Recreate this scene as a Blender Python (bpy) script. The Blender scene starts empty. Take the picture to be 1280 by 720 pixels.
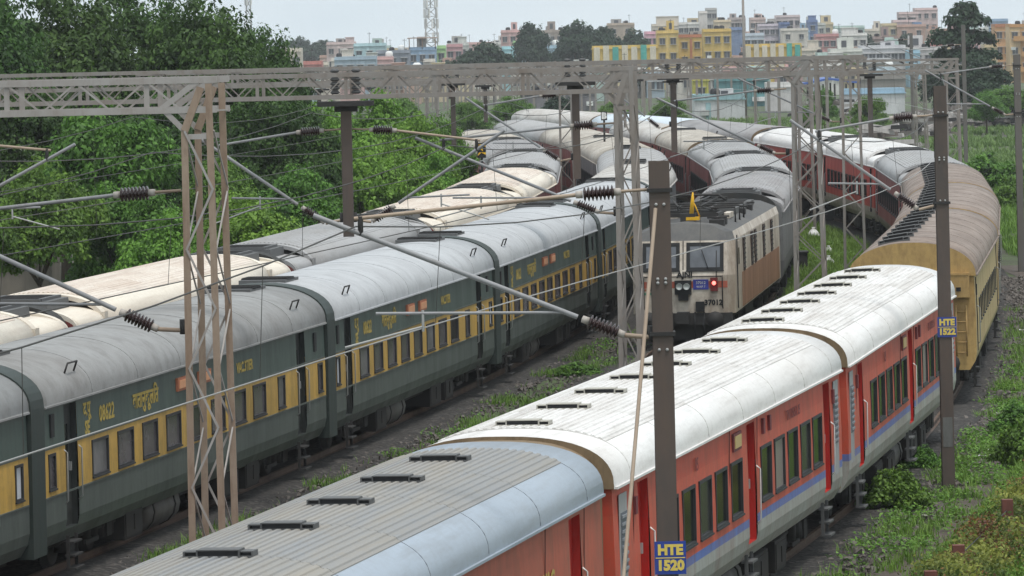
import bpy, math, random
import numpy as np
from mathutils import Vector, Matrix
SC = bpy.context.scene
COL = SC.collection
PI = math.pi
random.seed(11)

# ------------------------------------------------------------------ camera
F, Y0, H, TH = 6300.0, 24.0, 10.2, 0.0227      # focal length in photo pixels, horizon row, eye height, roll
cam = bpy.data.objects.new('camera', bpy.data.cameras.new('camera'))
COL.objects.link(cam)
cam.data.sensor_width = 36.0
cam.data.lens = F / 1280 * 36.0
cam.data.shift_y = -(360 - Y0) / 1280
cam.data.clip_start = 0.5
cam.data.clip_end = 9000
cam.matrix_world = Matrix.Translation((0, 0, H)) @ Matrix.Rotation(PI / 2, 4, 'X') @ Matrix.Rotation(-TH, 4, 'Z')
SC.camera = cam

# ------------------------------------------------------------------ sky, sun, exposure
SUN_EL, SUN_AZ = math.radians(72), math.radians(150)   # azimuth clockwise from +Y (the view direction)
w = bpy.data.worlds.new('World'); SC.world = w; w.use_nodes = True
nt = w.node_tree; nt.nodes.clear()
out = nt.nodes.new('ShaderNodeOutputWorld'); bg = nt.nodes.new('ShaderNodeBackground')
sky = nt.nodes.new('ShaderNodeTexSky'); sky.sky_type = 'NISHITA'; sky.sun_disc = False
sky.sun_elevation = SUN_EL; sky.sun_rotation = SUN_AZ
sky.air_density = 1.2; sky.dust_density = 4.0; sky.ozone_density = 1.0
tc = nt.nodes.new('ShaderNodeTexCoord'); mp = nt.nodes.new('ShaderNodeMapping'); mp.inputs['Scale'].default_value = (1.0, 1.0, 3.5)
cn = nt.nodes.new('ShaderNodeTexNoise'); cn.inputs['Scale'].default_value = 2.2; cn.inputs['Detail'].default_value = 6; cn.inputs['Roughness'].default_value = 0.55
cr = nt.nodes.new('ShaderNodeValToRGB')
cr.color_ramp.elements[0].position = 0.38; cr.color_ramp.elements[0].color = (5.7, 6.6, 7.2, 1)
cr.color_ramp.elements[1].position = 0.62; cr.color_ramp.elements[1].color = (7.7, 8.3, 8.6, 1)
mx = nt.nodes.new('ShaderNodeMix'); mx.data_type = 'RGBA'; mx.inputs[0].default_value = 0.88
nt.links.new(tc.outputs['Generated'], mp.inputs['Vector']); nt.links.new(mp.outputs[0], cn.inputs['Vector'])
nt.links.new(cn.outputs['Fac'], cr.inputs[0])
nt.links.new(sky.outputs[0], mx.inputs[6]); nt.links.new(cr.outputs[0], mx.inputs[7])
nt.links.new(mx.outputs[2], bg.inputs[0]); bg.inputs[1].default_value = 0.09
nt.links.new(bg.outputs[0], out.inputs[0])
sl = bpy.data.lights.new('sun', 'SUN'); sl.energy = 1.5; sl.angle = math.radians(12); sl.color = (1.0, 0.97, 0.92)
sun = bpy.data.objects.new('sun', sl); COL.objects.link(sun)
sd = Vector((math.sin(SUN_AZ) * math.cos(SUN_EL), math.cos(SUN_AZ) * math.cos(SUN_EL), math.sin(SUN_EL)))
sun.rotation_euler = sd.to_track_quat('Z', 'Y').to_euler(); sun.location = sd * 60
SC.view_settings.view_transform = 'Standard'; SC.view_settings.look = 'None'
SC.view_settings.exposure = 0.66; SC.view_settings.gamma = 1.0
SC.render.engine = 'CYCLES'
SC.cycles.use_denoising = True
SC.cycles.max_bounces = 6; SC.cycles.diffuse_bounces = 3; SC.cycles.transparent_max_bounces = 4

# ------------------------------------------------------------------ where a photo pixel lies in the world
_c, _s = math.cos(TH), math.sin(TH)
def ray(x, y):
    u, v = x - 640, y - Y0
    return (u * _c - v * _s) / F, (u * _s + v * _c) / F
def at_d(x, y, d):
    a, b = ray(x, y); return Vector((a * d, d, H - b * d))
SLOPE, D_BEND = 0.007, 320.0                     # beyond this the land falls gently towards the town
def gz(d): return -SLOPE * max(0.0, d - D_BEND)
def at_z(x, y, z=0.0):
    a, b = ray(x, y); d = (H - z) / b
    if d > D_BEND: d = (H - z - SLOPE * D_BEND) / (b - SLOPE)
    return Vector((a * d, d, z + gz(d)))

# ------------------------------------------------------------------ materials
class NT:
    def __init__(s, name):
        s.m = bpy.data.materials.new(name); s.m.use_nodes = True; s.t = s.m.node_tree
        s.b = s.t.nodes['Principled BSDF']
    def n(s, kind, **kw):
        x = s.t.nodes.new('ShaderNode' + kind)
        for k, v in kw.items():
            if k in x.inputs: x.inputs[k].default_value = v
            else: setattr(x, k, v)
        return x
    def l(s, a, b): s.t.links.new(a, b)
    def mix(s, fac, a, b, blend='MIX'):
        x = s.t.nodes.new('ShaderNodeMix'); x.data_type = 'RGBA'; x.blend_type = blend
        for i, v in ((0, fac), (6, a), (7, b)):
            if isinstance(v, (int, float)): x.inputs[i].default_value = v
            elif isinstance(v, tuple): x.inputs[i].default_value = (*v, 1)[:4]
            else: s.l(v, x.inputs[i])
        return x.outputs[2]
    def ramp(s, src, stops, interp='LINEAR'):
        r = s.t.nodes.new('ShaderNodeValToRGB'); r.color_ramp.interpolation = interp
        e = r.color_ramp.elements
        while len(e) < len(stops): e.new(0.5)
        for i, (p, c) in enumerate(stops):
            e[i].position = p
            e[i].color = (c, c, c, 1) if isinstance(c, (int, float)) else (*c, 1)
        s.l(src, r.inputs[0]); return r.outputs[0]
    def coords(s, world=False, scale=(1, 1, 1)):
        if world: v = s.n('NewGeometry').outputs['Position']
        else:
            o = s.n('TexCoord').outputs['Object']; r = s.n('ObjectInfo').outputs['Random']
            mm = s.n('Math', operation='MULTIPLY'); s.l(r, mm.inputs[0]); mm.inputs[1].default_value = 57.0
            ad = s.n('VectorMath', operation='ADD'); s.l(o, ad.inputs[0]); s.l(mm.outputs[0], ad.inputs[1]); v = ad.outputs[0]
        m = s.n('Mapping'); m.inputs['Scale'].default_value = scale; s.l(v, m.inputs['Vector']); return m.outputs[0]
    def noise(s, vec, scale=1, detail=5, rough=0.6):
        x = s.n('TexNoise'); x.inputs['Scale'].default_value = scale; x.inputs['Detail'].default_value = detail
        x.inputs['Roughness'].default_value = rough; s.l(vec, x.inputs['Vector']); return x.outputs['Fac']
    def bump(s, h, strength=0.3, dist=0.02):
        b = s.n('Bump'); b.inputs['Strength'].default_value = strength; b.inputs['Distance'].default_value = dist
        s.l(h, b.inputs['Height']); s.l(b.outputs[0], s.b.inputs['Normal'])

MATS = {}
def paint(name, col, rough=0.5, dirt=(0.12, 0.1, 0.08), amt=0.5, bands=None, world=False, stretch=(1.4, 1.4, 0.25), spec=0.35, fine=6.0, metal=0.0, bump=0.0):
    """painted or weathered surface: base colour (or bands by height) with grime blotches and streaks"""
    if name in MATS: return MATS[name]
    t = NT(name)
    if bands:
        oz = t.n('SeparateXYZ'); t.l(t.n('TexCoord').outputs['Object'], oz.inputs[0])
        mm = t.n('Math', operation='MULTIPLY'); t.l(oz.outputs[2], mm.inputs[0]); mm.inputs[1].default_value = 0.2
        base = t.ramp(mm.outputs[0], [(z / 5.0, c) for z, c in bands], 'CONSTANT')
    else: base = col
    v = t.coords(world, stretch)
    n1 = t.noise(v, 0.9, 6, 0.65); n2 = t.noise(t.coords(world, (1, 1, 1)), fine, 4, 0.7)
    f1 = t.ramp(n1, [(0.38, 0.0), (0.72, 1.0)]); f2 = t.ramp(n2, [(0.45, 0.0), (0.8, 1.0)])
    k = t.n('Math', operation='MULTIPLY'); t.l(f1, k.inputs[0]); k.inputs[1].default_value = amt
    k2 = t.n('Math', operation='MULTIPLY'); t.l(f2, k2.inputs[0]); k2.inputs[1].default_value = amt * 0.6
    n3 = t.noise(t.coords(world, tuple(4.5 * q for q in stretch)), 1.0, 4, 0.7); k3 = t.n('Math', operation='MULTIPLY'); t.l(t.ramp(n3, [(0.48, 0.0), (0.70, 1.0)]), k3.inputs[0]); k3.inputs[1].default_value = amt * 0.7
    c = t.mix(k.outputs[0], base, tuple(dirt)); c = t.mix(k3.outputs[0], c, tuple(x * 0.7 for x in dirt)); c = t.mix(k2.outputs[0], c, tuple(x * 0.8 for x in dirt))
    t.l(c, t.b.inputs['Base Color'])
    rr = t.ramp(n1, [(0.3, rough * 0.85), (0.8, min(1, rough * 1.3))]); t.l(rr, t.b.inputs['Roughness'])
    t.b.inputs['Specular IOR Level'].default_value = spec; t.b.inputs['Metallic'].default_value = metal
    if bump: t.bump(n2, bump, 0.01)
    MATS[name] = t.m; return t.m
def plain(name, col, rough=0.6, spec=0.3, emit=None, metal=0.0):
    if name in MATS: return MATS[name]
    t = NT(name); v = t.noise(t.coords(True), 9.0, 3)
    c = t.mix(t.ramp(v, [(0.35, 0.0), (0.75, 0.35)]), tuple(col), tuple(x * 0.6 for x in col)); t.l(c, t.b.inputs['Base Color'])
    t.b.inputs['Roughness'].default_value = rough; t.b.inputs['Specular IOR Level'].default_value = spec; t.b.inputs['Metallic'].default_value = metal
    if emit: t.b.inputs['Emission Color'].default_value = (*emit[0], 1); t.b.inputs['Emission Strength'].default_value = emit[1]
    MATS[name] = t.m; return t.m
def leafmat(name, lo, hi, hue=0.03):
    if name in MATS: return MATS[name]
    t = NT(name)
    at = t.n('Attribute', attribute_name='tint')
    c = t.ramp(at.outputs['Fac'], [(0.0, lo), (1.0, hi)])
    hs = t.n('HueSaturation'); r = t.n('ObjectInfo').outputs['Random']
    mr = t.n('MapRange'); t.l(r, mr.inputs[0]); mr.inputs[3].default_value = 0.5 - hue * 0.5; mr.inputs[4].default_value = 0.5 + hue * 0.35
    t.l(mr.outputs[0], hs.inputs['Hue']); t.l(c, hs.inputs['Color'])
    t.l(hs.outputs[0], t.b.inputs['Base Color']); t.b.inputs['Roughness'].default_value = 0.55; t.b.inputs['Specular IOR Level'].default_value = 0.25
    tr = t.n('BsdfTranslucent'); t.l(hs.outputs[0], tr.inputs[0])
    ms = t.n('MixShader'); ms.inputs[0].default_value = 0.3
    t.l(t.b.outputs[0], ms.inputs[1]); t.l(tr.outputs[0], ms.inputs[2])
    t.l(ms.outputs[0], t.t.nodes['Material Output'].inputs[0])
    MATS[name] = t.m; return t.m

# ------------------------------------------------------------------ mesh helpers
class MB:
    def __init__(s): s.v = []; s.f = []; s.mi = []; s.sm = []
    def quad(s, a, b, c, d, m=0, sm=False):
        i = len(s.v); s.v += [tuple(a), tuple(b), tuple(c), tuple(d)]; s.f.append((i, i + 1, i + 2, i + 3)); s.mi.append(m); s.sm.append(sm)
    def poly(s, pts, m=0):
        i = len(s.v); s.v += [tuple(p) for p in pts]; s.f.append(tuple(range(i, i + len(pts)))); s.mi.append(m); s.sm.append(False)
    def box(s, c, d, m=0, rz=0.0, taper=1.0):
        i = len(s.v); hx, hy, hz = d[0] / 2, d[1] / 2, d[2] / 2; co, si = math.cos(rz), math.sin(rz)
        for z in (-1, 1):
            k = taper if z > 0 else 1.0
            for (x, y) in ((-1, -1), (1, -1), (1, 1), (-1, 1)):
                X, Y = x * hx * k, y * hy * k
                s.v.append((c[0] + X * co - Y * si, c[1] + X * si + Y * co, c[2] + z * hz))
        for q in ((0, 3, 2, 1), (4, 5, 6, 7), (0, 1, 5, 4), (1, 2, 6, 5), (2, 3, 7, 6), (3, 0, 4, 7)):
            s.f.append(tuple(i + k for k in q)); s.mi.append(m); s.sm.append(False)
    def tube(s, pts, r, n=6, m=0, caps=True, rs=None):
        pts = [Vector(p) for p in pts]; base = len(s.v); up = Vector((0, 0, 1))
        for k, p in enumerate(pts):
            t = (pts[min(k + 1, len(pts) - 1)] - pts[max(k - 1, 0)]).normalized()
            a = t.cross(up if abs(t.z) < 0.95 else Vector((1, 0, 0))).normalized(); b = t.cross(a)
            rr = rs[k] if rs else r
            for j in range(n):
                an = 2 * PI * j / n; s.v.append(tuple(p + (a * math.cos(an) + b * math.sin(an)) * rr))
        for k in range(len(pts) - 1):
            for j in range(n):
                i0 = base + k * n + j; i1 = base + k * n + (j + 1) % n
                s.f.append((i0, i0 + n, i1 + n, i1)); s.mi.append(m); s.sm.append(n > 4)
        if caps:
            s.f.append(tuple(base + j for j in range(n))); s.mi.append(m); s.sm.append(False)
            e = base + (len(pts) - 1) * n; s.f.append(tuple(e + n - 1 - j for j in range(n))); s.mi.append(m); s.sm.append(False)
    def lathe(s, prof, n=10, m=0, axis='z', o=(0, 0, 0)):
        base = len(s.v)
        for (r, h) in prof:
            for j in range(n):
                a = 2 * PI * j / n; p = (r * math.cos(a), r * math.sin(a), h)
                if axis == 'x': p = (p[2], p[0], p[1])
                elif axis == 'y': p = (p[0], p[2], p[1])
                s.v.append((p[0] + o[0], p[1] + o[1], p[2] + o[2]))
        for k in range(len(prof) - 1):
            for j in range(n):
                i0 = base + k * n + j; i1 = base + k * n + (j + 1) % n
                s.f.append((i0, i1, i1 + n, i0 + n)); s.mi.append(m); s.sm.append(True)
        for k, fl in ((0, True), (len(prof) - 1, False)):
            if prof[k][0] > 1e-6:
                q = [base + k * n + j for j in range(n)]
                s.f.append(tuple(q[::-1] if fl else q)); s.mi.append(m); s.sm.append(False)
    def mesh(s, name, mats):
        me = bpy.data.meshes.new(name); me.from_pydata(s.v, [], s.f)
        for m in (mats if isinstance(mats, (list, tuple)) else [mats]): me.materials.append(m)
        me.polygons.foreach_set('material_index', s.mi); me.polygons.foreach_set('use_smooth', s.sm)
        me.update(); return me
MW = {}
def link(name, me, parent=None, M=None):
    """parts take M in the parent's space"""
    o = bpy.data.objects.new(name, me); COL.objects.link(o)
    if parent: o.parent = parent
    if M is not None: o.matrix_basis = M
    return o
def thing(name, label, cat, M=None, group=None):
    o = link(name, None, None, M if M is not None else Matrix()); o.empty_display_size = 0.3
    o['label'] = label; o['category'] = cat
    if group: o['group'] = group
    MW[o.name] = M.copy() if M is not None else Matrix(); return o
def tag(o, label, cat, group=None):
    o['label'] = label; o['category'] = cat
    if group: o['group'] = group
    return o
def struct(o): o['kind'] = 'structure'; return o
def T(x, y, z): return Matrix.Translation((x, y, z))
def RZ(a): return Matrix.Rotation(a, 4, 'Z')
_unit = {}
def unit_mesh(kind, mat):
    k = (kind, mat.name)
    if k not in _unit:
        b = MB()
        if kind == 'box': b.box((0, 0, 0), (1, 1, 1))
        else: b.tube([(-0.5, 0, 0), (0.5, 0, 0)], 0.5, 8)
        _unit[k] = b.mesh(kind + '_' + mat.name, mat)
    return _unit[k]
def bar(name, p0, p1, wd, hd, mat, parent=None, kind='box', inv=None, up=(0, 0, 1)):
    """a straight member between two world points, as an object of its own"""
    p0, p1 = Vector(p0), Vector(p1); d = p1 - p0; L = d.length; x = d / L
    u = Vector(up)
    if abs(x.dot(u)) > 0.98: u = Vector((0, 1, 0))
    y = u.cross(x).normalized(); z = x.cross(y)
    M = Matrix(((x.x * L, y.x * wd, z.x * hd, 0), (x.y * L, y.y * wd, z.y * hd, 0), (x.z * L, y.z * wd, z.z * hd, 0), (0, 0, 0, 1)))
    M.translation = (p0 + p1) / 2
    if parent is not None and inv is None: inv = MW[parent.name].inverted() if parent.name in MW else None
    if inv is not None: M = inv @ M
    return link(name, unit_mesh(kind, mat), parent, M)
_txt = {}
def text_mesh(s, size, mat, bold=0.0):
    k = (s, size, mat.name)
    if k not in _txt:
        cu = bpy.data.curves.new('lettering', 'FONT'); cu.body = s; cu.size = size; cu.align_x = 'CENTER'; cu.align_y = 'CENTER'
        cu.offset = bold; cu.extrude = 0.002; cu.resolution_u = 2
        o = bpy.data.objects.new('tmp', cu); COL.objects.link(o)
        me = bpy.data.meshes.new_from_object(o.evaluated_get(bpy.context.evaluated_depsgraph_get()))
        bpy.data.objects.remove(o); bpy.data.curves.remove(cu)
        me.materials.clear(); me.materials.append(mat); me.name = 'lettering'; _txt[k] = me
    return _txt[k]
FACE_R = Matrix.Rotation(PI / 2, 4, 'X')          # text that reads when seen from -Y

# ------------------------------------------------------------------ tracks: plan position X as a smooth function of distance d
class Spline:
    def __init__(s, pts):
        s.x = np.array([p[0] for p in pts], float); s.y = np.array([p[1] for p in pts], float); n = len(pts)
        h = np.diff(s.x); A = np.zeros((n, n)); b = np.zeros(n); A[0, 0] = A[-1, -1] = 1
        for i in range(1, n - 1):
            A[i, i - 1] = h[i - 1]; A[i, i] = 2 * (h[i - 1] + h[i]); A[i, i + 1] = h[i]
            b[i] = 6 * ((s.y[i + 1] - s.y[i]) / h[i] - (s.y[i] - s.y[i - 1]) / h[i - 1])
        s.m = np.linalg.solve(A, b); s.h = h
        ds = np.arange(s.x[0], s.x[-1], 0.25); xs = np.array([s(d) for d in ds])
        s.ds = ds; s.arc = np.concatenate([[0], np.cumsum(np.hypot(np.diff(ds), np.diff(xs)))])
    def __call__(s, d):
        i = int(np.clip(np.searchsorted(s.x, d) - 1, 0, len(s.h) - 1)); h = s.h[i]; a = s.x[i + 1] - d; b = d - s.x[i]
        return (s.m[i] * a ** 3 + s.m[i + 1] * b ** 3) / (6 * h) + (s.y[i] / h - s.m[i] * h / 6) * a + (s.y[i + 1] / h - s.m[i + 1] * h / 6) * b
    def s_of(s, d): return float(np.interp(d, s.ds, s.arc))
    def d_of(s, a): return float(np.interp(a, s.arc, s.ds))
    def pt(s, d, off=0.0, z=0.0):
        e = 0.5; t = Vector((s(d + e) - s(d - e), 2 * e, 0)).normalized(); r = Vector((t.y, -t.x, 0))
        return Vector((s(d), d, z)) + r * off
    def dir(s, d):
        e = 0.5; return Vector((s(d + e) - s(d - e), 2 * e, 0)).normalized()
T3 = Spline([(30, -22.2), (65, -15.1), (89.3, -10.4), (115.3, -5.85), (137.4, -2.3), (158.5, .65), (188, 3.8), (225, 5.4), (250, 4.9), (280, 2.9), (320, -2.2), (360, -9), (420, -21), (600, -60)])
T1 = Spline([(30, -8.6), (50, -4.8), (61, -2.62), (72.5, -.35), (95.5, 4.45), (118, 8.5), (147, 12.35), (185, 15.9), (215, 17.2), (240, 16.5), (264, 14.5), (300, 9), (340, .8), (380, -8.5), (430, -21), (600, -64)])
def _sum(a, ks): return Spline([(d, a(d) + float(np.interp(d, [k[0] for k in ks], [k[1] for k in ks]))) for d in (30, 60, 90, 120, 150, 180, 215, 250, 280, 320, 360, 420, 600)])
T2 = _sum(T3, [(30, 6.4), (110, 6.2), (150, 5.3), (180, 5.2), (230, 4.6), (280, 5.3), (600, 5.3)])
T4 = _sum(T3, [(30, -5.2), (150, -5.0), (215, -4.9), (600, -5.4)])
RAIL = 0.25
# ------------------------------------------------------------------ shared materials
M_STEEL = plain('dark_steel', (0.035, 0.033, 0.032), 0.7)
M_UNDER = paint('underframe_grime', (0.013, 0.012, 0.012), 0.9, (0.035, 0.027, 0.02), 0.5, world=True)
M_LIGHTSTEEL = plain('galvanised', (0.36, 0.36, 0.35), 0.45, 0.4)
M_RUBBER = paint('gangway_rubber', (0.022, 0.024, 0.024), 0.75, (0.08, 0.07, 0.06), 0.4)
M_GREENRUB = paint('gangway_green_black', (0.02, 0.033, 0.03), 0.6, (0.06, 0.06, 0.05), 0.4)
M_TAN = paint('dusty_end_wall', (0.24, 0.17, 0.1), 0.7, (0.1, 0.07, 0.04), 0.6)
M_FRAME = plain('window_rubber', (0.03, 0.03, 0.032), 0.6)
M_FRAMEL = plain('window_aluminium', (0.30, 0.30, 0.30), 0.4, 0.4)
def glass(name, col, rough=0.12):
    t = NT(name); v = t.noise(t.coords(True, (1, 1, 1)), 1.3, 3)
    c = t.mix(t.ramp(v, [(0.3, 0.0), (0.7, 1.0)]), tuple(col), tuple(x * 0.55 for x in col)); t.l(c, t.b.inputs['Base Color'])
    t.b.inputs['Roughness'].default_value = rough; t.b.inputs['Specular IOR Level'].default_value = 0.4; return t.m
M_GLASS = glass('dark_glass', (0.018, 0.02, 0.019)); M_GLASSG = glass('tinted_glass', (0.14, 0.125, 0.135), 0.2)
M_GLASS2 = glass('dusty_glass', (0.05, 0.05, 0.048), 0.25); M_GLASS3 = glass('black_glass', (0.008, 0.008, 0.009), 0.1); M_GLASSG2 = glass('pale_tinted_glass', (0.22, 0.21, 0.22), 0.25); M_GLASSG3 = glass('deep_tinted_glass', (0.05, 0.045, 0.05), 0.2)
M_CURT = plain('curtain_behind_glass', (0.25, 0.21, 0.2), 0.3, 0.5); M_BLIND = plain('lowered_white_blind', (0.6, 0.62, 0.66), 0.4)
M_DOOR_RED = paint('door_red', (0.45, 0.018, 0.014), 0.45, (0.12, 0.03, 0.02), 0.35)
M_DOOR_DARK = paint('door_dark', (0.02, 0.026, 0.026), 0.6, (0.06, 0.05, 0.04), 0.3)
M_VENT = plain('vent_black', (0.02, 0.02, 0.022), 0.7); M_VENTEND = plain('vent_bracket', (0.42, 0.40, 0.35), 0.6); M_VENTGREY = plain('vent_bracket_dark', (0.10, 0.10, 0.10), 0.6)
M_ORANGE = plain('orange_board', (0.36, 0.13, 0.07), 0.6); M_YTEXT = plain('yellow_lettering', (0.42, 0.31, 0.07), 0.6); M_DTEXT = plain('faded_dark_lettering', (0.16, 0.035, 0.04), 0.6)
M_WHITE = plain('white_paint', (0.72, 0.72, 0.70), 0.5); M_BLACK = plain('black_paint', (0.015, 0.015, 0.016), 0.6)

def roofz(y, hw, zg, rise, p): return zg + rise * max(0.0, 1 - abs(y / hw) ** p) ** (1 / p)
def arch(hw, zg, rise, p, n=26):
    o = []
    for i in range(n + 1):
        t = PI * i / n; c, s = math.cos(t), math.sin(t)
        o.append((-hw * math.copysign(abs(c) ** (2 / p), c), zg + rise * abs(s) ** (2 / p)))
    return o
def interp_prof(prof, z):
    for (z0, y0), (z1, y1) in zip(prof, prof[1:]):
        if z <= z1: return y0 + (y1 - y0) * (z - z0) / (z1 - z0)
    return prof[-1][1]
def body_mesh(name, L, prof, opens, mats, endpts, sides='R'):
    """side walls with real openings and reveals, end walls and floor. mats: side, reveal, end"""
    b = MB(); x0, x1 = -L / 2, L / 2; zlo, zhi = prof[0][0], prof[-1][0]
    for sg, tagc in ((-1, 'R'), (1, 'L')):
        ops = opens if tagc in sides else []
        xs = sorted({x0, x1} | {round(o[0] - o[1] / 2, 4) for o in ops} | {round(o[0] + o[1] / 2, 4) for o in ops})
        zs = sorted({round(p[0], 4) for p in prof} | {round(o[2], 4) for o in ops} | {round(o[3], 4) for o in ops})
        Y = lambda z: sg * interp_prof(prof, z)
        for i in range(len(xs) - 1):
            xm = (xs[i] + xs[i + 1]) / 2
            for j in range(len(zs) - 1):
                zm = (zs[j] + zs[j + 1]) / 2
                if any(abs(xm - o[0]) < o[1] / 2 and o[2] < zm < o[3] for o in ops): continue
                q = [(xs[i], Y(zs[j]), zs[j]), (xs[i + 1], Y(zs[j]), zs[j]), (xs[i + 1], Y(zs[j + 1]), zs[j + 1]), (xs[i], Y(zs[j + 1]), zs[j + 1])]
                b.quad(*(q if sg < 0 else q[::-1]), 0)
        for (xc, wd, za, zb, dep) in ops:
            xa, xb = xc - wd / 2, xc + wd / 2
            ya, yb = Y(za), Y(zb); ia, ib = ya - sg * dep, yb - sg * dep
            b.quad((xa, ya, za), (xa, yb, zb), (xa, ib, zb), (xa, ia, za), 1); b.quad((xb, ya, za), (xb, ia, za), (xb, ib, zb), (xb, yb, zb), 1)
            b.quad((xa, yb, zb), (xb, yb, zb), (xb, ib, zb), (xa, ib, zb), 1); b.quad((xa, ya, za), (xa, ia, za), (xb, ia, za), (xb, ya, za), 1)
            b.quad((xa, ia, za), (xb, ia, za), (xb, ib, zb), (xa, ib, zb), 1)
    low = [(-y, z) for z, y in prof][::-1]; lowl = [(y, z) for z, y in prof]
    outline = endpts[::-1] + low + lowl      # left gutter .. over the roof .. right gutter, down, across, up
    for xx, fl in ((x0, False), (x1, True)):
        pts = [(xx, y, z) for y, z in outline]; b.poly(pts if not fl else pts[::-1], 2)
    b.quad((x0, -prof[0][1], zlo), (x0, prof[0][1], zlo), (x1, prof[0][1], zlo), (x1, -prof[0][1], zlo), 1)
    return b.mesh(name, mats)
def roof_shell(name, xa, xb, hw, zg, rise, p, mat, caps=True, lip=0.05):
    b = MB(); a = arch(hw, zg, rise, p); a = [(-hw, zg - lip)] + a + [(hw, zg - lip)]
    xs = [xa + (xb - xa) * k / 6 for k in range(7)]; base = 0; n = len(a)
    for x in xs: b.v += [(x, y, z) for y, z in a]
    for k in range(len(xs) - 1):
        for j in range(n - 1):
            i = k * n + j; b.f.append((i, i + n, i + n + 1, i + 1)); b.mi.append(0); b.sm.append(0 < j < n - 2)
    if caps:
        b.f.append(tuple(range(n))); b.mi.append(1); b.sm.append(False)
        b.f.append(tuple(range(len(xs) * n - 1, (len(xs) - 1) * n - 1, -1))); b.mi.append(1); b.sm.append(False)
    return b.mesh(name, mat)
def rib_panel(name, length, ya, yb, hw, zg, rise, p, mat, pitch=0.15, h=0.03, off=0.012):
    b = MB(); pr = []; y = ya; 
    while y < yb - 1e-4:
        for dy, dz in ((0, 0), (0.40, 0), (0.5, h), (0.9, h)):
            yy = y + dy * pitch
            if yy <= yb: pr.append((yy, roofz(yy, hw, zg, rise, p) + off + dz))
        y += pitch
    pr.append((yb, roofz(yb, hw, zg, rise, p) + off)); pr = [(ya, pr[0][1] - 0.05)] + pr + [(yb, pr[-1][1] - 0.05)]
    n = len(pr)
    for x in (-length / 2, length / 2): b.v += [(x, q[0], q[1]) for q in pr]
    for j in range(n - 1): b.f.append((j, j + n, j + n + 1, j + 1)); b.mi.append(0); b.sm.append(False)
    b.f.append(tuple(range(n))); b.mi.append(0); b.sm.append(False); b.f.append(tuple(range(2 * n - 1, n - 1, -1))); b.mi.append(0); b.sm.append(False)
    return b.mesh(name, mat)
_cm = {}
def cached(key, fn):
    if key not in _cm: _cm[key] = fn()
    return _cm[key]
def frame_mesh(wd, h, mat, pane=None, t=0.032):
    def mk():
        b = MB(); W, Hh = wd / 2, h / 2; o = 0.02; pr = -0.016
        for (xa, xb, za, zb) in ((-W - o, W + o, Hh - t, Hh + o), (-W - o, W + o, -Hh - o, -Hh + t), (-W - o, -W + t, -Hh + t, Hh - t), (W - t, W + o, -Hh + t, Hh - t)):
            b.box(((xa + xb) / 2, 0.012, (za + zb) / 2), (xb - xa, 0.056, zb - za), 0)
        b.box((0, -0.012, -Hh - 0.02), (wd + 0.06, 0.05, 0.03), 0)
        if pane: b.box((0, 0.03, 0), (wd - 2 * t, 0.01, h - 2 * t), 1)
        return b.mesh('window_frame', [mat] + ([pane] if pane else []))
    return cached(('fr', wd, h, mat.name, pane.name if pane else '', t), mk)
def pane_mesh(wd, h, mat, t=0.032, bars=0):
    def mk():
        b = MB(); b.box((0, 0.03, 0), (wd - 2 * t, 0.01, h - 2 * t), 0)
        for k in range(bars): b.box((0, 0.018, -h / 2 + h * (k + 1) / (bars + 1)), (wd - 2 * t, 0.012, 0.018), 1)
        return b.mesh('pane', [mat, M_FRAMEL])
    return cached(('pn', wd, h, mat.name, t, bars), mk)
def vent_mesh(kind):
    def mk():
        b = MB()                                    # low hood with a black mouth at both ends and a frame beside it
        b.box((0, 0, -0.04), (0.26, 0.82, 0.08), 1)
        b.box((0, 0, 0.02), (0.22, 0.48, 0.08), 0); b.box((0, 0, 0.066), (0.27, 0.50, 0.014), 1)
        for s in (-1, 1):
            b.box((0, s * 0.245, 0.025), (0.25, 0.02, 0.08), 1)
            b.box((0, s * 0.32, 0.01), (0.18, 0.12, 0.06), 0, taper=0.9)
            b.box((0, s * 0.325, 0.046), (0.22, 0.15, 0.014), 1); b.box((0, s * 0.40, 0.015), (0.24, 0.02, 0.075), 1)
        return b.mesh('roof_vent', [M_VENT, M_VENTGREY if kind == 'dark' else M_VENTEND])
    return cached(('vent', kind), mk)
def bogie_mesh():
    def mk():
        b = MB()
        for s in (-1, 1):
            b.box((0, s * 1.12, 0.5), (3.5, 0.14, 0.2)); b.box((0, s * 1.12, 0.62), (1.2, 0.2, 0.16))
            for x in (-1.28, 1.28):
                b.box((x, s * 1.16, 0.46), (0.34, 0.26, 0.34)); b.lathe([(0.13, 0.3), (0.13, 0.62)], 8, 0, 'z', (x - 0.33, s * 1.15, 0)); b.lathe([(0.13, 0.3), (0.13, 0.62)], 8, 0, 'z', (x + 0.33, s * 1.15, 0))
            for x in (-0.25, 0.25): b.lathe([(0.15, 0.4), (0.15, 0.82)], 8, 0, 'z', (x, s * 1.2, 0))
            b.box((0, s * 1.28, 0.34), (0.9, 0.06, 0.08))
        b.box((0, 0, 0.6), (0.5, 2.3, 0.25)); b.box((-1.75, 0, 0.55), (0.12, 2.3, 0.14)); b.box((1.75, 0, 0.55), (0.12, 2.3, 0.14))
        return b.mesh('bogie', M_UNDER)
    return cached('bogie', mk)
def wheel_mesh():
    def mk():
        b = MB(); b.lathe([(0.0, -0.08), (0.2, -0.09), (0.38, -0.05), (0.455, -0.06), (0.46, 0.05), (0.5, 0.06), (0.5, 0.085), (0.0, 0.09)], 18, 0, 'y'); return b.mesh('wheel', M_STEEL)
    return cached('wheel', mk)
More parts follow.
